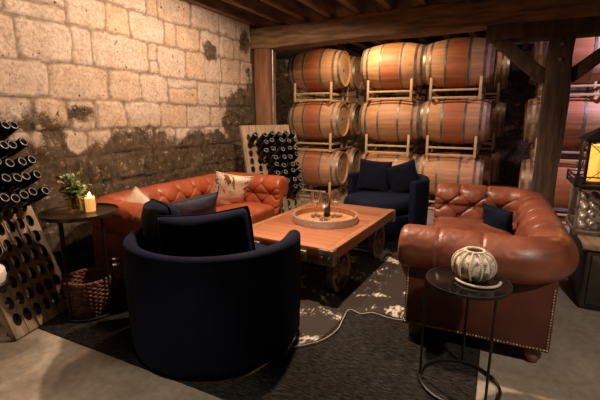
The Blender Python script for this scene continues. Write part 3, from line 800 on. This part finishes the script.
# wine glasses and bottle on the tray
def glass_prof():
    out = [(.033, .0), (.033, .002), (.010, .006), (.0045, .02), (.0042, .085), (.012, .098), (.030, .115), (.039, .145), (.038, .175), (.031, .215)]
    inn = [(.0295, .215), (.0365, .175), (.0375, .145), (.029, .117), (.010, .101), (0, .099)]
    return [(0, 0)] + out + inn
M['wineglass'] = thin_glass('wine glass crystal', (.93, .90, .86), .42, .28)
M['rose'] = pm('rose wine', (.60, .25, .16), (.68, .31, .20), 8., .12)
gme = MB().lathe(glass_prof(), 28, cap=False).mesh('bowl', M['wineglass'], 60)
wme = MB().lathe([(0, .1005), (.010, .103), (.0275, .119), (.0335, .128), (0, .128)], 24, cap=False).mesh('wine', M['rose'], 60)
for (x, y, lb, w) in ((-1.535, 3.40, 'wine glass on the left of the three on the barrel-head tray', True), (-1.42, 3.33, 'wine glass in front of the dark bottle on the barrel-head tray', False), (-1.365, 3.47, 'wine glass on the right of the three on the barrel-head tray', True)):
    g = thing('wine_glass', lb, 'wine glass', (x, y, .4655), 0, 'wine glasses on the tray'); g.scale = (1.3, 1.3, 1.2)
    link('bowl', gme, g)
    if w: link('wine', wme, g)
BP = [(0, .006), (.022, .012), (.034, .0), (.0375, .004), (.0375, .175), (.034, .20), (.020, .235), (.0148, .25), (.0140, .29), (.0165, .292), (.0165, .304), (.0138, .306), (0, .306)]
wb = thing('wine_bottle', 'dark wine bottle standing on the tray behind the glasses', 'bottle', (-1.455, 3.485, .4655)); wb.scale = (.9, .9, .82)
MB().lathe(BP, 24).build('body', M['bottle'], wb)
MB().lathe([(.0380, .05), (.0382, .052), (.0382, .13), (.0380, .132)], 24, cap=False).build('label', M['cabinet'], wb)

# ------------------------------------------------------------------ barrels on steel racks
def barrel_proto():
    Lb, rb_, rh = .94, .345, .278
    root = thing('wine_barrel', '', 'barrel', (0, 0, 0), 0, 'oak wine barrels on racks')
    ns, per, nx = 28, 3, 25
    def rad(x): return rh + (rb_ - rh) * (1 - (abs(x) / (Lb / 2)) ** 2.0)
    vs = []; fs = []; st = []
    xs = np.linspace(-Lb / 2, Lb / 2, nx); r_ = random.Random(3)
    N = ns * per
    for x in xs:
        for k in range(N):
            a = 2 * PI * k / N
            rr = rad(x) - (.0022 if k % per == 0 else 0)
            vs.append((x, rr * math.cos(a), rr * math.sin(a)))
    tones = [r_.random() for _ in range(ns)]
    for i in range(nx - 1):
        for k in range(N):
            fs.append((i * N + k, (i + 1) * N + k, (i + 1) * N + (k + 1) % N, i * N + (k + 1) % N)); st.append(tones[k // per])
    # chime: inner lip at both ends
    for e, x in ((0, -Lb / 2), (nx - 1, Lb / 2)):
        o = len(vs); sg = -1 if x < 0 else 1
        for q, dx in ((rh - .014, 0), (rh - .02, -sg * .035)):
            for k in range(N):
                a = 2 * PI * k / N; vs.append((x + dx, q * math.cos(a), q * math.sin(a)))
        for k in range(N):
            k2 = (k + 1) % N
            fs.append((e * N + k, e * N + k2, o + k2, o + k)); st.append(.4)
            fs.append((o + k, o + k2, o + N + k2, o + N + k)); st.append(.4)
    mb = MB(); mb.add(vs, fs)
    me = bpy.data.meshes.new('staves'); me.from_pydata(vs, [], fs); me.materials.append(M['barrel'])
    at = me.attributes.new('stave', 'FLOAT', 'FACE'); at.data.foreach_set('value', st)
    me.polygons.foreach_set('use_smooth', [True] * len(me.polygons)); me.set_sharp_from_angle(angle=R(50))
    link('staves', me, root)
    for sg in (-1, 1):
        T = Matrix.Rotation(R(90) * sg, 4, 'Y')
        for (x0, x1) in ((.428, .468), (.345, .378), (.138, .168)):
            pr = [(rad(x) + q, x) for x, q in ((x0, .0003), (x0, .0035), ((x0 + x1) / 2, .0038), (x1, .0035), (x1, .0003))]
            m_ = MB(); m_.lathe(pr, 56, T, cap=False); m_.build('hoop', M['hoop'], root, smooth=35)
        m_ = MB(); m_.lathe([(0, .437), (rh - .019, .437), (rh - .019, .43)], 48, T, cap=False); h = m_.build('barrel_head', M['head'], root, smooth=30)
        m_ = MB(); m_.lathe([(0, .443), (.024, .443), (.029, .440), (.029, .436)], 12, Matrix.Rotation(R(90) * sg, 4, 'Y') @ Matrix.Translation((-.01, .02, 0)), cap=False)
        m_.build('bung', M['blue'], h)
    return root
def rack_proto():
    root = thing('barrel_rack', '', 'rack', (0, 0, 0), 0, 'tan steel barrel racks')
    s_ = .018
    for sx in (-.33, .33):
        for y in (-.27, .27, .50, 1.04):
            mb = MB(); mb.box((sx, y, .155), (.034, .034, .31), bev=.004); mb.build('upright', M['rackpaint'], root)
        for z in (.018, .125):
            mb = MB(); mb.box((sx, .385, z), (.03, 1.30, .034), bev=.004); mb.build('rail', M['rackpaint'], root)
    for y in (-.27, 1.04):
        for z in (.03, .135):
            mb = MB(); mb.box((0, y + (.005 if y < 0 else -.005), z), (.63, .026, .028), bev=.004); mb.build('cross_rail', M['rackpaint'], root)
    return root
BPR = barrel_proto(); RPR = rack_proto()
CZ = [.53, 1.35, 2.17]; LV = ['bottom', 'middle', 'top']
used = [False, False]
def place_barrel(loc, label, red, rx):
    if not used[0]: r = BPR; used[0] = True; r['label'] = label; r.location = loc; r.rotation_euler = (rx, 0, 0)
    else: r = dup(BPR, label, loc, (rx, 0, 0))
    for c in r.children: c.color = (1, 1, 1, red)
def place_rack(loc, label):
    if not used[1]: r = RPR; used[1] = True; r['label'] = label; r.location = loc
    else: r = dup(RPR, label, loc)
stacks = [(-2.885, 6.50, 'leftmost stack behind the bottle rack', (.9, 1, .95), True),
          (-1.605, 6.50, 'stack behind the far navy armchair', (.25, .1, 1.), False),
          (-.665, 6.50, 'stack just left of the dark gap', (.15, .95, .95), False),
          (.74, 6.40, 'stack behind the right post', (.8, .8, .8), False),
          (-.47, 7.97, 'stack deep in the dark gap', (.9, .9, .9), None)]
rv = random.Random(12)
for si, (x, y, nm, reds, second) in enumerate(stacks):
    for k in range(3):
        place_rack((x, y, CZ[k] - .345 - .13 - .05 + (.0 if k else 0)), '%s tan steel rack of the %s' % (LV[k], nm))
        place_barrel((x + rv.uniform(-.01, .01), y, CZ[k]), 'front %s barrel of the %s' % (LV[k], nm), reds[k], rv.uniform(0, 6.28))
        if second or (k > 0 and second is not None):
            place_barrel((x + rv.uniform(-.01, .01), y + .75, CZ[k]), 'rear %s barrel of the %s' % (LV[k], nm), rv.random() * .6, rv.uniform(0, 6.28))

# ------------------------------------------------------------------ riddling racks and their bottles
def rack_panel(name, label, base, wdir, lean, W, H, cols, rows, sx, sy, thick=.04, top=.05):
    """board with rows of holes, leaning back; local x = along the board, local z = up the board, local y = away from the viewer"""
    root = thing(name, label, 'bottle rack', base, 0, None)
    w = Vector((wdir[0], wdir[1], 0)).normalized(); n = Vector((w.y, -w.x, 0))      # n = facing direction
    up = Vector((0, 0, 1)) * math.cos(lean) - n * math.sin(lean); back = up.cross(w) * -1
    back = w.cross(up) * -1
    Rm = Matrix((w, -(up.cross(w)) * -1, up)).transposed()
    yax = up.cross(w)
    if yax.dot(n) > 0: yax = -yax
    Rm = Matrix((w, yax, up)).transposed()
    root.rotation_euler = Rm.to_euler()
    # front skin with oval holes: per cell 12-gon hole bridged to the cell rectangle
    vs = []; fs = []; mi = []
    def V(x, y, z): vs.append((x, y, z)); return len(vs) - 1
    x0 = (W - cols * sx) / 2; z0 = H - rows * sy - top
    holes = []
    NH = 16
    for c in range(cols):
        for r in range(rows):
            cx_, cz_ = x0 + (c + .5) * sx, z0 + (r + .5) * sy
            holes.append((c, r, cx_, cz_))
            front = []; backr = []; rect = []
            for k in range(NH):
                a = 2 * PI * k / NH; ca, sa = math.cos(a), math.sin(a)
                front.append(V(cx_ + .029 * ca, 0, cz_ + .045 * sa)); backr.append(V(cx_ + .027 * ca, thick, cz_ + .010 + .042 * sa))
                m_ = max(abs(ca), abs(sa)); rect.append(V(cx_ + sx / 2 * ca / m_, 0, cz_ + sy / 2 * sa / m_))
            for k in range(NH):
                k2 = (k + 1) % NH
                fs.append((rect[k], rect[k2], front[k2], front[k])); mi.append(0)
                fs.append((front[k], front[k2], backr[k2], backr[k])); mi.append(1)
    def quad(a, b, c, d): fs.append(tuple(V(*p) for p in (a, b, c, d))); mi.append(0)
    xa, xb, za, zb = x0, x0 + cols * sx, z0, z0 + rows * sy
    quad((0, 0, 0), (W, 0, 0), (W, 0, za), (0, 0, za)); quad((0, 0, zb), (W, 0, zb), (W, 0, H), (0, 0, H))
    quad((0, 0, za), (xa, 0, za), (xa, 0, zb), (0, 0, zb)); quad((xb, 0, za), (W, 0, za), (W, 0, zb), (xb, 0, zb))
    for (p, q) in (((0, 0), (0, H)), ((W, H), (W, 0)), ((0, H), (W, H)), ((W, 0), (0, 0))):
        quad((p[0], 0, p[1]), (q[0], 0, q[1]), (q[0], thick, q[1]), (p[0], thick, p[1]))
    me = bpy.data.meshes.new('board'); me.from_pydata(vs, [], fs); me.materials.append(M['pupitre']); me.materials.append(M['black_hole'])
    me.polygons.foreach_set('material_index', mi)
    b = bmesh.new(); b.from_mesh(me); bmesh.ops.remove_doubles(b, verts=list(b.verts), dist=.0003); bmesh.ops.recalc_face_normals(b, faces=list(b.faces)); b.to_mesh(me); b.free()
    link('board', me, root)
    for c in range(cols + 1):       # raised battens between the columns of holes
        if c in (0, cols): continue
        xx = x0 + c * sx
        mb = MB(); mb.box((xx, -.003, H / 2), (.006, .006, H), bev=.001); mb.build('batten', M['pupitre'], root)
    mb = MB(); mb.box((W / 2, thick + .012, H * .1), (W, .02, .06), bev=.003); mb.build('back_rail', M['pupitre'], root)
    return root, Rm, holes
BR = [(0, .010), (.020, .014), (.029, .0), (.0345, .0)]
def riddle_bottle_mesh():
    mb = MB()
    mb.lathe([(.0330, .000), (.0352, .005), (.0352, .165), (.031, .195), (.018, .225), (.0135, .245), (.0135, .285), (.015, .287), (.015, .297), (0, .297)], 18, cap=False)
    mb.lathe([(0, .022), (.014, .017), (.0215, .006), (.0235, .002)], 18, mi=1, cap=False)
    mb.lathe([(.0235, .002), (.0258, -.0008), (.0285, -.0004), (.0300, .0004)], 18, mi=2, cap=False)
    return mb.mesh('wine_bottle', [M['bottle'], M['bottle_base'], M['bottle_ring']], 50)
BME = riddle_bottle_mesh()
def hang_bottle(root, Rm, hx, hz, tilt, label, group, tw):
    P = Matrix.Translation(root.location) @ Rm.to_4x4()
    neck = P @ Vector((hx, .045, hz))
    n = -(Rm @ Vector((0, 1, 0))); nh = Vector((n.x, n.y, 0)).normalized()
    d = nh * math.cos(tilt) + Vector((0, 0, 1)) * math.sin(tilt)          # from neck out to the base
    w = Rm @ Vector((1, 0, 0)); d = (d + w * tw).normalized()
    base = neck + d * .275
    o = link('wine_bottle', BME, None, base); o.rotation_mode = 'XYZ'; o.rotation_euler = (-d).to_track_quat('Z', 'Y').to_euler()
    return tag(o, label, 'bottle', group)
rj = random.Random(5)
# near rack, left edge of the frame
al = R(-15); wd = (math.sin(al), math.cos(al))
bx, by = -2.79 - wd[0] * .47, 1.72 - wd[1] * .47
LR, LRm, LH = rack_panel('riddling_rack', 'leaning wooden bottle rack with empty holes at the left edge beside the side table', (bx, by, .012), wd, R(20), .51, 1.40, 6, 11, .078, .118, top=.048)
# rows from the top that still hold bottles
full = {10: (3, 4, 5), 9: (3, 4, 5), 8: (1, 2, 3, 4, 5), 7: (2, 3, 4, 5), 6: (0, 1, 2, 3, 4, 5)}
rn = {10: 'topmost', 9: 'second', 8: 'third', 7: 'fourth', 6: 'lowest filled'}
for (c, r, hx, hz) in LH:
    if r in full and c in full[r]:
        k = sorted(full[r]).index(c)
        hang_bottle(LR, LRm, hx, hz, R(30) + rj.uniform(-.05, .05), '%s bottle from the left in the %s row of the left riddling rack' % (ORD[k], rn[r]), 'bottles in the left riddling rack', rj.uniform(-.05, .05))
al = R(25); wd = (math.sin(al), math.cos(al))
FR, FRm, FH = rack_panel('riddling_rack', 'weathered bottle rack full of dark bottles, past the far arm of the wall sofa', (-2.65, 4.08, .0), wd, R(14), .75, 1.34, 6, 11, .115, .100, top=.11)
for (c, r, hx, hz) in FH:
    rt = 9 - r          # the topmost rows of holes are empty; 0 = first row with bottles
    if rt < 0 or rt > 7: continue
    miss = {0: (), 1: (0,), 2: (0,), 3: (0, 1), 4: (0, 1), 5: (0, 1), 6: (0, 1, 2), 7: (0, 1, 2, 3)}[rt]
    if c in miss: continue
    k = c - len([q for q in miss if q < c])
    hang_bottle(FR, FRm, hx, hz, R(38) + rj.uniform(-.06, .06), '%s bottle from the left in the %s row of the far riddling rack' % (ORD[k], ORD[rt]), 'bottles in the far riddling rack', rj.uniform(-.06, .06))

# ------------------------------------------------------------------ side table on the left with vase, candle, basket
t = thing('side_table', 'round dark metal side table with candle and flowers near the left rack', 'side table', (-2.60, 1.75, .009))
mb = MB(); mb.lathe([(0, .735), (.245, .735), (.25, .74), (.25, .762), (.244, .762), (.242, .748), (0, .746)], 56, cap=False); mb.build('tray_top', M['bronze'], t)
for k in range(4):
    a = R(10 + 90 * k)
    mb = MB(); mb.tube([(.18 * math.cos(a), .18 * math.sin(a), .737), (.18 * math.cos(a), .18 * math.sin(a), .0)], .008, 8); mb.build('leg', M['iron'], t)
mb = MB(); mb.ring((0, 0, .012), .18, .008); mb.build('foot_ring', M['iron'], t)
v = thing('flower_vase', 'small glass vase with leafy flowers beside the lit candle', 'vase', (-2.625, 1.735, .757)); v.scale = (1.15, 1.15, 1.1)
mb = MB(); mb.lathe([(0, 0), (.036, 0), (.042, .01), (.044, .05), (.036, .09), (.034, .115), (.037, .12), (.034, .118), (.031, .112), (.033, .088), (.040, .05), (.038, .014), (0, .008)], 24, cap=False); mb.build('glass_vase', M['vase_glass'], v)
stems = MB(); leaves = MB(); fl = MB(); fy = MB(); rp = random.Random(8)
for k in range(26):
    a = rp.uniform(0, 2 * PI); sp = rp.uniform(.01, .10); hgt = rp.uniform(.15, .245)
    if k < 3: sp = .03
    tip = Vector((sp * math.cos(a), sp * math.sin(a), hgt)); mid = Vector((tip.x * .3, tip.y * .3, hgt * .6)); bs = Vector((rp.uniform(-.02, .02), rp.uniform(-.02, .02), .02))
    pts = [((1 - q) ** 2) * bs + 2 * q * (1 - q) * mid + q * q * tip for q in (0, .25, .5, .75, 1)]
    stems.tube(pts, .0018, 5)
    for j in range(10):
        q = rp.uniform(.45, 1.0); p = ((1 - q) ** 2) * bs + 2 * q * (1 - q) * mid + q * q * tip
        d = Vector((rp.uniform(-1, 1), rp.uniform(-1, 1), rp.uniform(-.3, .9))).normalized(); s_ = rp.uniform(.022, .046); side = d.cross(Vector((rp.uniform(-1, 1), rp.uniform(-1, 1), 1))).normalized() * s_ * .28
        nrm = d.cross(side).normalized() * s_ * .1
        leaves.add([p, p + d * s_ * .5 + side + nrm, p + d * s_, p + d * s_ * .5 - side + nrm, p + d * s_ * .5 - nrm * .3], [(0, 1, 4), (1, 2, 4), (2, 3, 4), (3, 0, 4)])
    if k % 3 == 0:
        for j in range(5):
            c = tip + Vector((rp.uniform(-.014, .014), rp.uniform(-.014, .014), rp.uniform(-.006, .01))); (fy if k in (0, 12) else fl).ball(c, rp.uniform(.005, .009), 1)
stems.build('stems', M['leaf'], v); leaves.build('leaves', M['leaf'], v, smooth=0); fl.build('blossoms', M['petal'], v); fy.build('blossoms', M['petal_y'], v)
c = thing('pillar_candle', 'glowing amber candle in a glass cup on the left side table', 'candle', (-2.555, 1.80, .757)); c.scale = (1.08, 1.08, 1.12)
MB().lathe([(0, .004), (.031, .004), (.031, .088), (.026, .092), (0, .088)], 28).build('wax', M['wax'], c)
MB().lathe([(0, 0), (.040, 0), (.040, .105), (.0375, .105), (.0375, .003), (0, .003)], 32, cap=False).build('glass_cup', M['vase_glass'], c)
MB().lathe([(0, .090), (.008, .096), (.010, .104), (.006, .116), (0, .126)], 12).build('flame', M['flame'], c)

bk = thing('wicker_basket', 'dark red-brown wicker basket on the floor behind the left side table', 'basket', (-2.605, 1.752, .009)); bk.scale = (.98, .98, 1)
mb = MB()
def brad(z): return .125 + .035 * math.sin(min(1, z / .25) * PI * .55)
NZ = 16
for i in range(NZ):
    z = .008 + i * .0155; pts = []
    for k in range(64):
        a = 2 * PI * k / 64; rr_ = brad(z) + .0055 * math.cos(a * 16 + (PI if i % 2 else 0)); pts.append((rr_ * math.cos(a), rr_ * math.sin(a), z))
    mb.tube(pts, .0075, 6, True)
for k in range(32):
    a = 2 * PI * k / 32; mb.tube([(brad(z) * math.cos(a), brad(z) * math.sin(a), z) for z in np.linspace(0, .255, 6)], .004, 5)
mb.lathe([(0, .0), (.125, .0), (.125, .012), (0, .012)], 32); mb.build('woven_body', M['wicker'], bk)
mb = MB()
for dz, ph in ((0, 0), (.009, .5)):
    mb.tube([((brad(.25) + .005 * math.cos(24 * a + ph * 6)) * math.cos(a), (brad(.25) + .005 * math.cos(24 * a + ph * 6)) * math.sin(a), .257 + dz) for a in np.linspace(0, 2 * PI, 96, endpoint=False)], .008, 6, True)
mb.build('braided_rim', M['wicker'], bk)

fp = thing('flower_vase', 'dark floor vase with white blossoms between the side table and the foreground armchair', 'vase', (-2.375, 1.925, .009))
mb = MB(); mb.lathe([(0, 0), (.05, 0), (.065, .03), (.07, .10), (.045, .18), (.030, .21), (.034, .22), (.028, .215), (.04, .178), (.06, .10), (0, .02)], 24, cap=False); mb.build('vase_body', M['iron'], fp)
st = MB(); pe = MB(); py_ = MB(); pr_ = MB()
for (dx, dy, h_, kind) in ((-.10, -.03, .38, 'w'), (-.075, -.05, .345, 'w'), (-.055, -.05, .26, 'r'), (.03, .04, .33, 'l')):
    tip = Vector((dx, dy, h_)); st.tube([(0, 0, .12), (dx * .35, dy * .35, h_ * .75), tuple(tip)], .0025, 5)
    if kind == 'w':
        for k in range(7):
            a = 2 * PI * k / 7; pe.ball(tip + Vector((.016 * math.cos(a), .016 * math.sin(a), 0)), .010, 1, sc=(1, 1, .5))
        py_.ball(tip + Vector((0, 0, .004)), .009, 1)
    if kind == 'r': pr_.ball(tip, .010, 1)
st.build('stems', M['leaf'], fp); pe.build('petals', M['petal'], fp); py_.build('flower_centre', M['petal_y'], fp); pr_.build('bud', M['petal_r'], fp)

stl = thing('padded_stool', 'pale round padded stool cut off by the left edge in front of the bottle rack', 'stool', (-2.392, .938, 0), 0)
mb = MB(); mb.lathe([(0, .56), (.155, .56), (.175, .57), (.182, .595), (.178, .625), (.15, .645), (0, .655)], 40); mb.build('seat', M['white_seat'], stl)
mb = MB(); mb.lathe([(0, .53), (.18, .53), (.185, .535), (.185, .565), (.18, .57), (0, .57)], 40); mb.build('seat_ring', M['iron'], stl)
mb = MB(); mb.lathe([(0, 0), (.08, 0), (.08, .012), (.03, .03), (.022, .06), (.022, .53), (0, .53)], 32); mb.build('pedestal', M['iron'], stl)

# ------------------------------------------------------------------ round black side table with beaded pumpkin
t = thing('side_table', 'thin black round side table with glass top in front of the right sofa', 'side table', (-.09, 2.085, .009))
mb = MB(); mb.lathe([(0, .583), (.196, .583), (.196, .591), (0, .591)], 56); mb.build('glass_top', M['table_glass'], t)
mb = MB(); mb.lathe([(.197, .578), (.203, .578), (.2045, .586), (.203, .5935), (.197, .5935), (.197, .578)], 56, cap=False); mb.build('top_rim', M['iron'], t)
for q in (188, 312, 90):
    a = R(q); mb = MB(); mb.tube([(.2 * math.cos(a), .2 * math.sin(a), .58), (.2 * math.cos(a), .2 * math.sin(a), .01)], .0065, 8); mb.build('leg', M['iron'], t)
mb = MB(); mb.ring((0, 0, .010), .2, .0085, 56); mb.build('foot_ring', M['iron'], t)
px, py, pz = -.072, 2.125, .6005
pk = thing('beaded_pumpkin', 'mottled pumpkin-shaped pot ribbed with pale beads on the black side table', 'ornament', (px, py, pz), R(8))
RB, HB = .101, .150
def prof_p(t_):      # t 0..1 bottom to top opening
    a = -PI / 2 * .82 + t_ * (PI * .5 * .82 + PI * .5 * .74); return RB * math.cos(a) ** .85, HB / 2 + HB / 2 * math.sin(a) / math.sin(PI / 2 * .82) * .99
vs = []; nseg, nt_ = 72, 20
for k in range(nseg):
    a = 2 * PI * k / nseg; lob = 1 - .035 * abs(math.cos(a * 6)) ** 6
    for i in range(nt_):
        r_, z = prof_p(i / (nt_ - 1)); vs.append((r_ * lob * math.cos(a), r_ * lob * math.sin(a), z))
fs = [(k * nt_ + i, ((k + 1) % nseg) * nt_ + i, ((k + 1) % nseg) * nt_ + i + 1, k * nt_ + i + 1) for k in range(nseg) for i in range(nt_ - 1)]
fs.append([k * nt_ for k in range(nseg)][::-1])
o = len(vs)          # inside of the bowl
for k in range(nseg):
    a = 2 * PI * k / nseg
    for i, q in enumerate((.0, .5, .9)):
        r_, z = prof_p(1 - q * .75); vs.append((r_ * .88 * math.cos(a), r_ * .88 * math.sin(a), z))
fs += [(o + k * 3 + i, o + ((k + 1) % nseg) * 3 + i, o + ((k + 1) % nseg) * 3 + i + 1, o + k * 3 + i + 1) for k in range(nseg) for i in range(2)]
fs += [(k * nt_ + nt_ - 1, ((k + 1) % nseg) * nt_ + nt_ - 1, o + ((k + 1) % nseg) * 3, o + k * 3) for k in range(nseg)]
fs.append([o + k * 3 + 2 for k in range(nseg)])
mb = MB(); mb.add(vs, fs); mb.build('pot', M['mottled'], pk, smooth=60)
for k in range(12):
    a = 2 * PI * (k + .5) / 12 + .02
    mb = MB()
    for i in range(22):
        r_, z = prof_p(i / 21 * .97 + .02); mb.ball(((r_ * .965 + .006) * math.cos(a), (r_ * .965 + .006) * math.sin(a), z), .0078, 1)
    mb.build('bead_rib', M['bead'], pk, smooth=60)
mb = MB(); r_, z = prof_p(1.)
for k in range(32):
    a = 2 * PI * k / 32; mb.ball((r_ * math.cos(a), r_ * math.sin(a), z + .004), .009, 1)
mb.build('bead_rim', M['bead'], pk, smooth=60)
mb = MB()
for k in range(30):
    a = R(205 + k * 155 / 29) ; rr_ = .106; mb.ball((rr_ * math.cos(a) + .012, rr_ * math.sin(a) - .006, .0085), .0084, 1)
tag(mb.build('bead_garland', M['bead'], None, smooth=60, loc=(px + .012, py - .012, .6003)), 'string of pale beads lying on the black table in front of the pumpkin', 'bead garland')

# ------------------------------------------------------------------ cabinet, glass case and lantern on the right
cb = thing('low_cabinet', 'dark low cabinet with aged wooden top behind the right sofa', 'cabinet', (1.12, 3.85, 0))
mb = MB(); mb.box((0, 0, .24), (.98, .86, .46), bev=.008); mb.build('body', M['cabinet'], cb)
mb = MB(); mb.box((0, 0, .492), (1.06, .92, .045), bev=.006); mb.build('top', M['cabtop'], cb)
for sx in (-.24, .24):
    mb = MB(); mb.box((sx, -.437, .24), (.44, .022, .38), bev=.006); d = mb.build('door', M['cabinet'], cb)
    k_ = MB(); k_.ball((sx * .25, -.462, .26), .014, 2); k_.build('knob', M['iron'], d)
gx, gy = .775, 3.81
gc = thing('glass_display_case', 'metal framed glass case filled with silver baubles under the lantern', 'display case', (gx, gy, .5155))
w2, d2, h2 = .42, .36, .36
mb = MB(); mb.box((0, 0, .012), (w2, d2, .024), bev=.004); mb.build('base_plate', M['cabtop'], gc)
for sx in (-1, 1):
    for sy in (-1, 1):
        mb = MB(); mb.box((sx * w2 / 2, sy * d2 / 2, h2 / 2), (.018, .018, h2), bev=.003); mb.build('corner_post', M['steel'], gc)
for z in (.03, h2):
    mb = MB()
    for sy in (-1, 1): mb.box((0, sy * d2 / 2, z), (w2, .016, .016), bev=.003)
    for sx in (-1, 1): mb.box((sx * w2 / 2, 0, z), (.016, d2, .016), bev=.003)
    mb.build('frame_rail', M['steel'], gc)
for (c_, s_) in (((0, -d2 / 2, h2 / 2), (w2 - .02, .004, h2 - .03)), ((-w2 / 2, 0, h2 / 2), (.004, d2 - .02, h2 - .03))):
    mb = MB(); mb.box(c_, s_, bev=0); mb.build('glass_pane', M['glass'], gc, smooth=0)
mb = MB(); mb.box((0, 0, h2 + .012), (w2 + .02, d2 + .02, .012), bev=.003); mb.build('lid', M['iron'], gc)
rs = random.Random(9); n_ = 0
sme = MB().ball((0, 0, 0), 1., 2).mesh('silver_bauble', M['silver'], 60)
for k in range(4):
    for ix in range(5):
        for iy in range(3):
            n_ += 1
            if rs.random() < .12: continue
            rr_ = rs.uniform(.026, .036)
            o = link('silver_bauble', sme, None, (gx - .145 + ix * .0725 + rs.uniform(-.005, .005), gy - .105 + iy * .095, .5155 + .024 + .036 + k * .072)); o.scale = (rr_,) * 3
            tag(o, 'shiny silver bauble inside the glass case under the lantern', 'bauble', 'silver baubles in the glass case')
lx, ly, lz = .735, 3.79, .5155 + .36 + .0185
ln = thing('metal_lantern', 'large black metal lantern with pitched roof and glowing amber candle at right edge', 'lantern', (lx, ly, lz)); ln.scale = (1, 1, .84)
w3 = .30
mb = MB(); mb.box((0, 0, .012), (.43, .43, .024), bev=.004); mb.build('base_plate', M['iron'], ln)
mb = MB()
for z in (.055, .095):
    for sy in (-1, 1): mb.box((0, sy * .215, z), (.44, .012, .012), bev=.002)
    for sx in (-1, 1): mb.box((sx * .215, 0, z), (.012, .44, .012), bev=.002)
for sx in (-1, 1):
    for sy in (-1, 1): mb.box((sx * .215, sy * .215, .055), (.014, .014, .11), bev=.002)
mb.build('gallery_rail', M['iron'], ln)
for sx in (-1, 1):
    for sy in (-1, 1):
        mb = MB(); mb.box((sx * w3 / 2, sy * w3 / 2, .22), (.02, .02, .40), bev=.003); mb.build('corner_post', M['iron'], ln)
mb = MB(); mb.lathe([(w3 * .84, .405), (w3 * .86, .42), (.075, .535), (.06, .545), (.06, .60), (.075, .605), (.02, .64), (0, .645)], 4, Matrix.Rotation(R(45), 4, 'Z'), cap=False)
mb.build('roof', M['iron'], ln, smooth=20)
mb = MB(); mb.tube([(.035 * math.cos(a), 0, .675 + .035 * math.sin(a)) for a in np.linspace(0, 2 * PI, 20, endpoint=False)], .005, 6, True); mb.build('hanging_ring', M['iron'], ln)
for k in range(4):
    Rz = Matrix.Rotation(R(90 * k), 4, 'Z')
    mb = MB()
    h3 = .40
    for z in (.03, .40): mb.box((0, -w3 / 2, z), (w3, .012, .014), bev=.002, T=Rz)
    mb.tube([Rz @ Vector((-w3 / 2, -w3 / 2, .035)), Rz @ Vector((w3 / 2, -w3 / 2, .395))], .003, 6); mb.tube([Rz @ Vector((w3 / 2, -w3 / 2, .035)), Rz @ Vector((-w3 / 2, -w3 / 2, .395))], .003, 6)
    mb.build('wire_brace', M['iron'], ln)
cd = thing('pillar_candle', 'thick glowing amber candle inside the black lantern', 'candle', (lx, ly, lz + .0205))
MB().lathe([(0, 0), (.115, 0), (.12, .01), (.12, .27), (.112, .285), (.02, .27), (0, .27)], 36).build('wax', M['lantern_glow'], cd)
MB().lathe([(0, .272), (.009, .28), (.011, .29), (.006, .305), (0, .315)], 12).build('flame', M['flame'], cd)

# ------------------------------------------------------------------ light
W = bpy.data.worlds.new('World'); S.world = W; W.use_nodes = True
bg = W.node_tree.nodes['Background']; bg.inputs[0].default_value = (1., .78, .50, 1); bg.inputs[1].default_value = .018
def spot(name, loc, tgt, power, col=(1., .68, .38), cone=150, blend=.6, size=.05):
    l = bpy.data.lights.new(name, 'SPOT'); l.energy = power; l.color = col; l.spot_size = R(cone); l.spot_blend = blend; l.shadow_soft_size = size
    o = bpy.data.objects.new(name, l); COL.objects.link(o); o.location = loc
    o.rotation_euler = (Vector(tgt) - Vector(loc)).to_track_quat('-Z', 'Y').to_euler(); return o
WARM = (1., .725, .53)
spot('ceiling_spot_table', (-1.30, 2.72, 2.64), (-1.9, 2.4, .3), 385, WARM, 172, .35)
spot('ceiling_spot_sofa', (-1.95, 3.15, 2.64), (-2.3, 3.1, 0), 100, WARM, 179, .15)
spot('ceiling_spot_barrels', (-1.85, 5.60, 2.64), (-1.7, 6.5, .9), 105, (1., .67, .40), 165)
spot('ceiling_spot_recess', (-4.1, 6.9, 2.64), (-4.5, 8.6, 1.6), 70, WARM, 150)  # added fill, no known fixture: brightens the back wall past the left stack
spot('ceiling_spot_left', (-1.9, .40, 2.64), (-2.40, .80, 0), 75, WARM, 36)  # extra lamp added to lift the floor at the lower left
spot('ceiling_spot_gap', (.25, 7.45, 2.64), (-.25, 7.9, 1.9), 12, WARM, 100)  # small light added so the deep barrel stack shows
spot('ceiling_spot_right', (1.15, 1.0, 2.55), (.45, 2.45, .2), 155, (1., .84, .70), 52)
spot('ceiling_spot_entry', (-1.0, .75, 2.64), (-1.25, .95, 0), 110, (1., .84, .68), 36)
spot('ceiling_spot_far_right', (1.9, 5.55, 2.6), (1.1, 6.4, 1.2), 190, (.80, .62, 1.), 120)
pl = bpy.data.lights.new('lantern_light', 'POINT'); pl.energy = 4; pl.color = (1., .5, .12); pl.shadow_soft_size = .05
o = bpy.data.objects.new('lantern_light', pl); COL.objects.link(o); o.location = (lx, ly, lz + .36)
pl = bpy.data.lights.new('candle_light', 'POINT'); pl.energy = 1.2; pl.color = (1., .6, .2); pl.shadow_soft_size = .02
o = bpy.data.objects.new('candle_light', pl); COL.objects.link(o); o.location = (-2.555, 1.815, .90)

# ------------------------------------------------------------------ camera
cam = bpy.data.cameras.new('Camera'); cam.sensor_width = 36; cam.lens = 24; cam.clip_start = .05
co = bpy.data.objects.new('Camera', cam); COL.objects.link(co); co.location = (0, 0, 1.42); co.rotation_euler = (R(90 - 11.9), 0, R(26.6)); S.camera = co
vs_ = S.view_settings; S.display_settings.display_device = 'sRGB'
vs_.view_transform = 'Standard'; vs_.look = 'None'; vs_.gamma = 1; vs_.use_curve_mapping = False; vs_.exposure = 0.
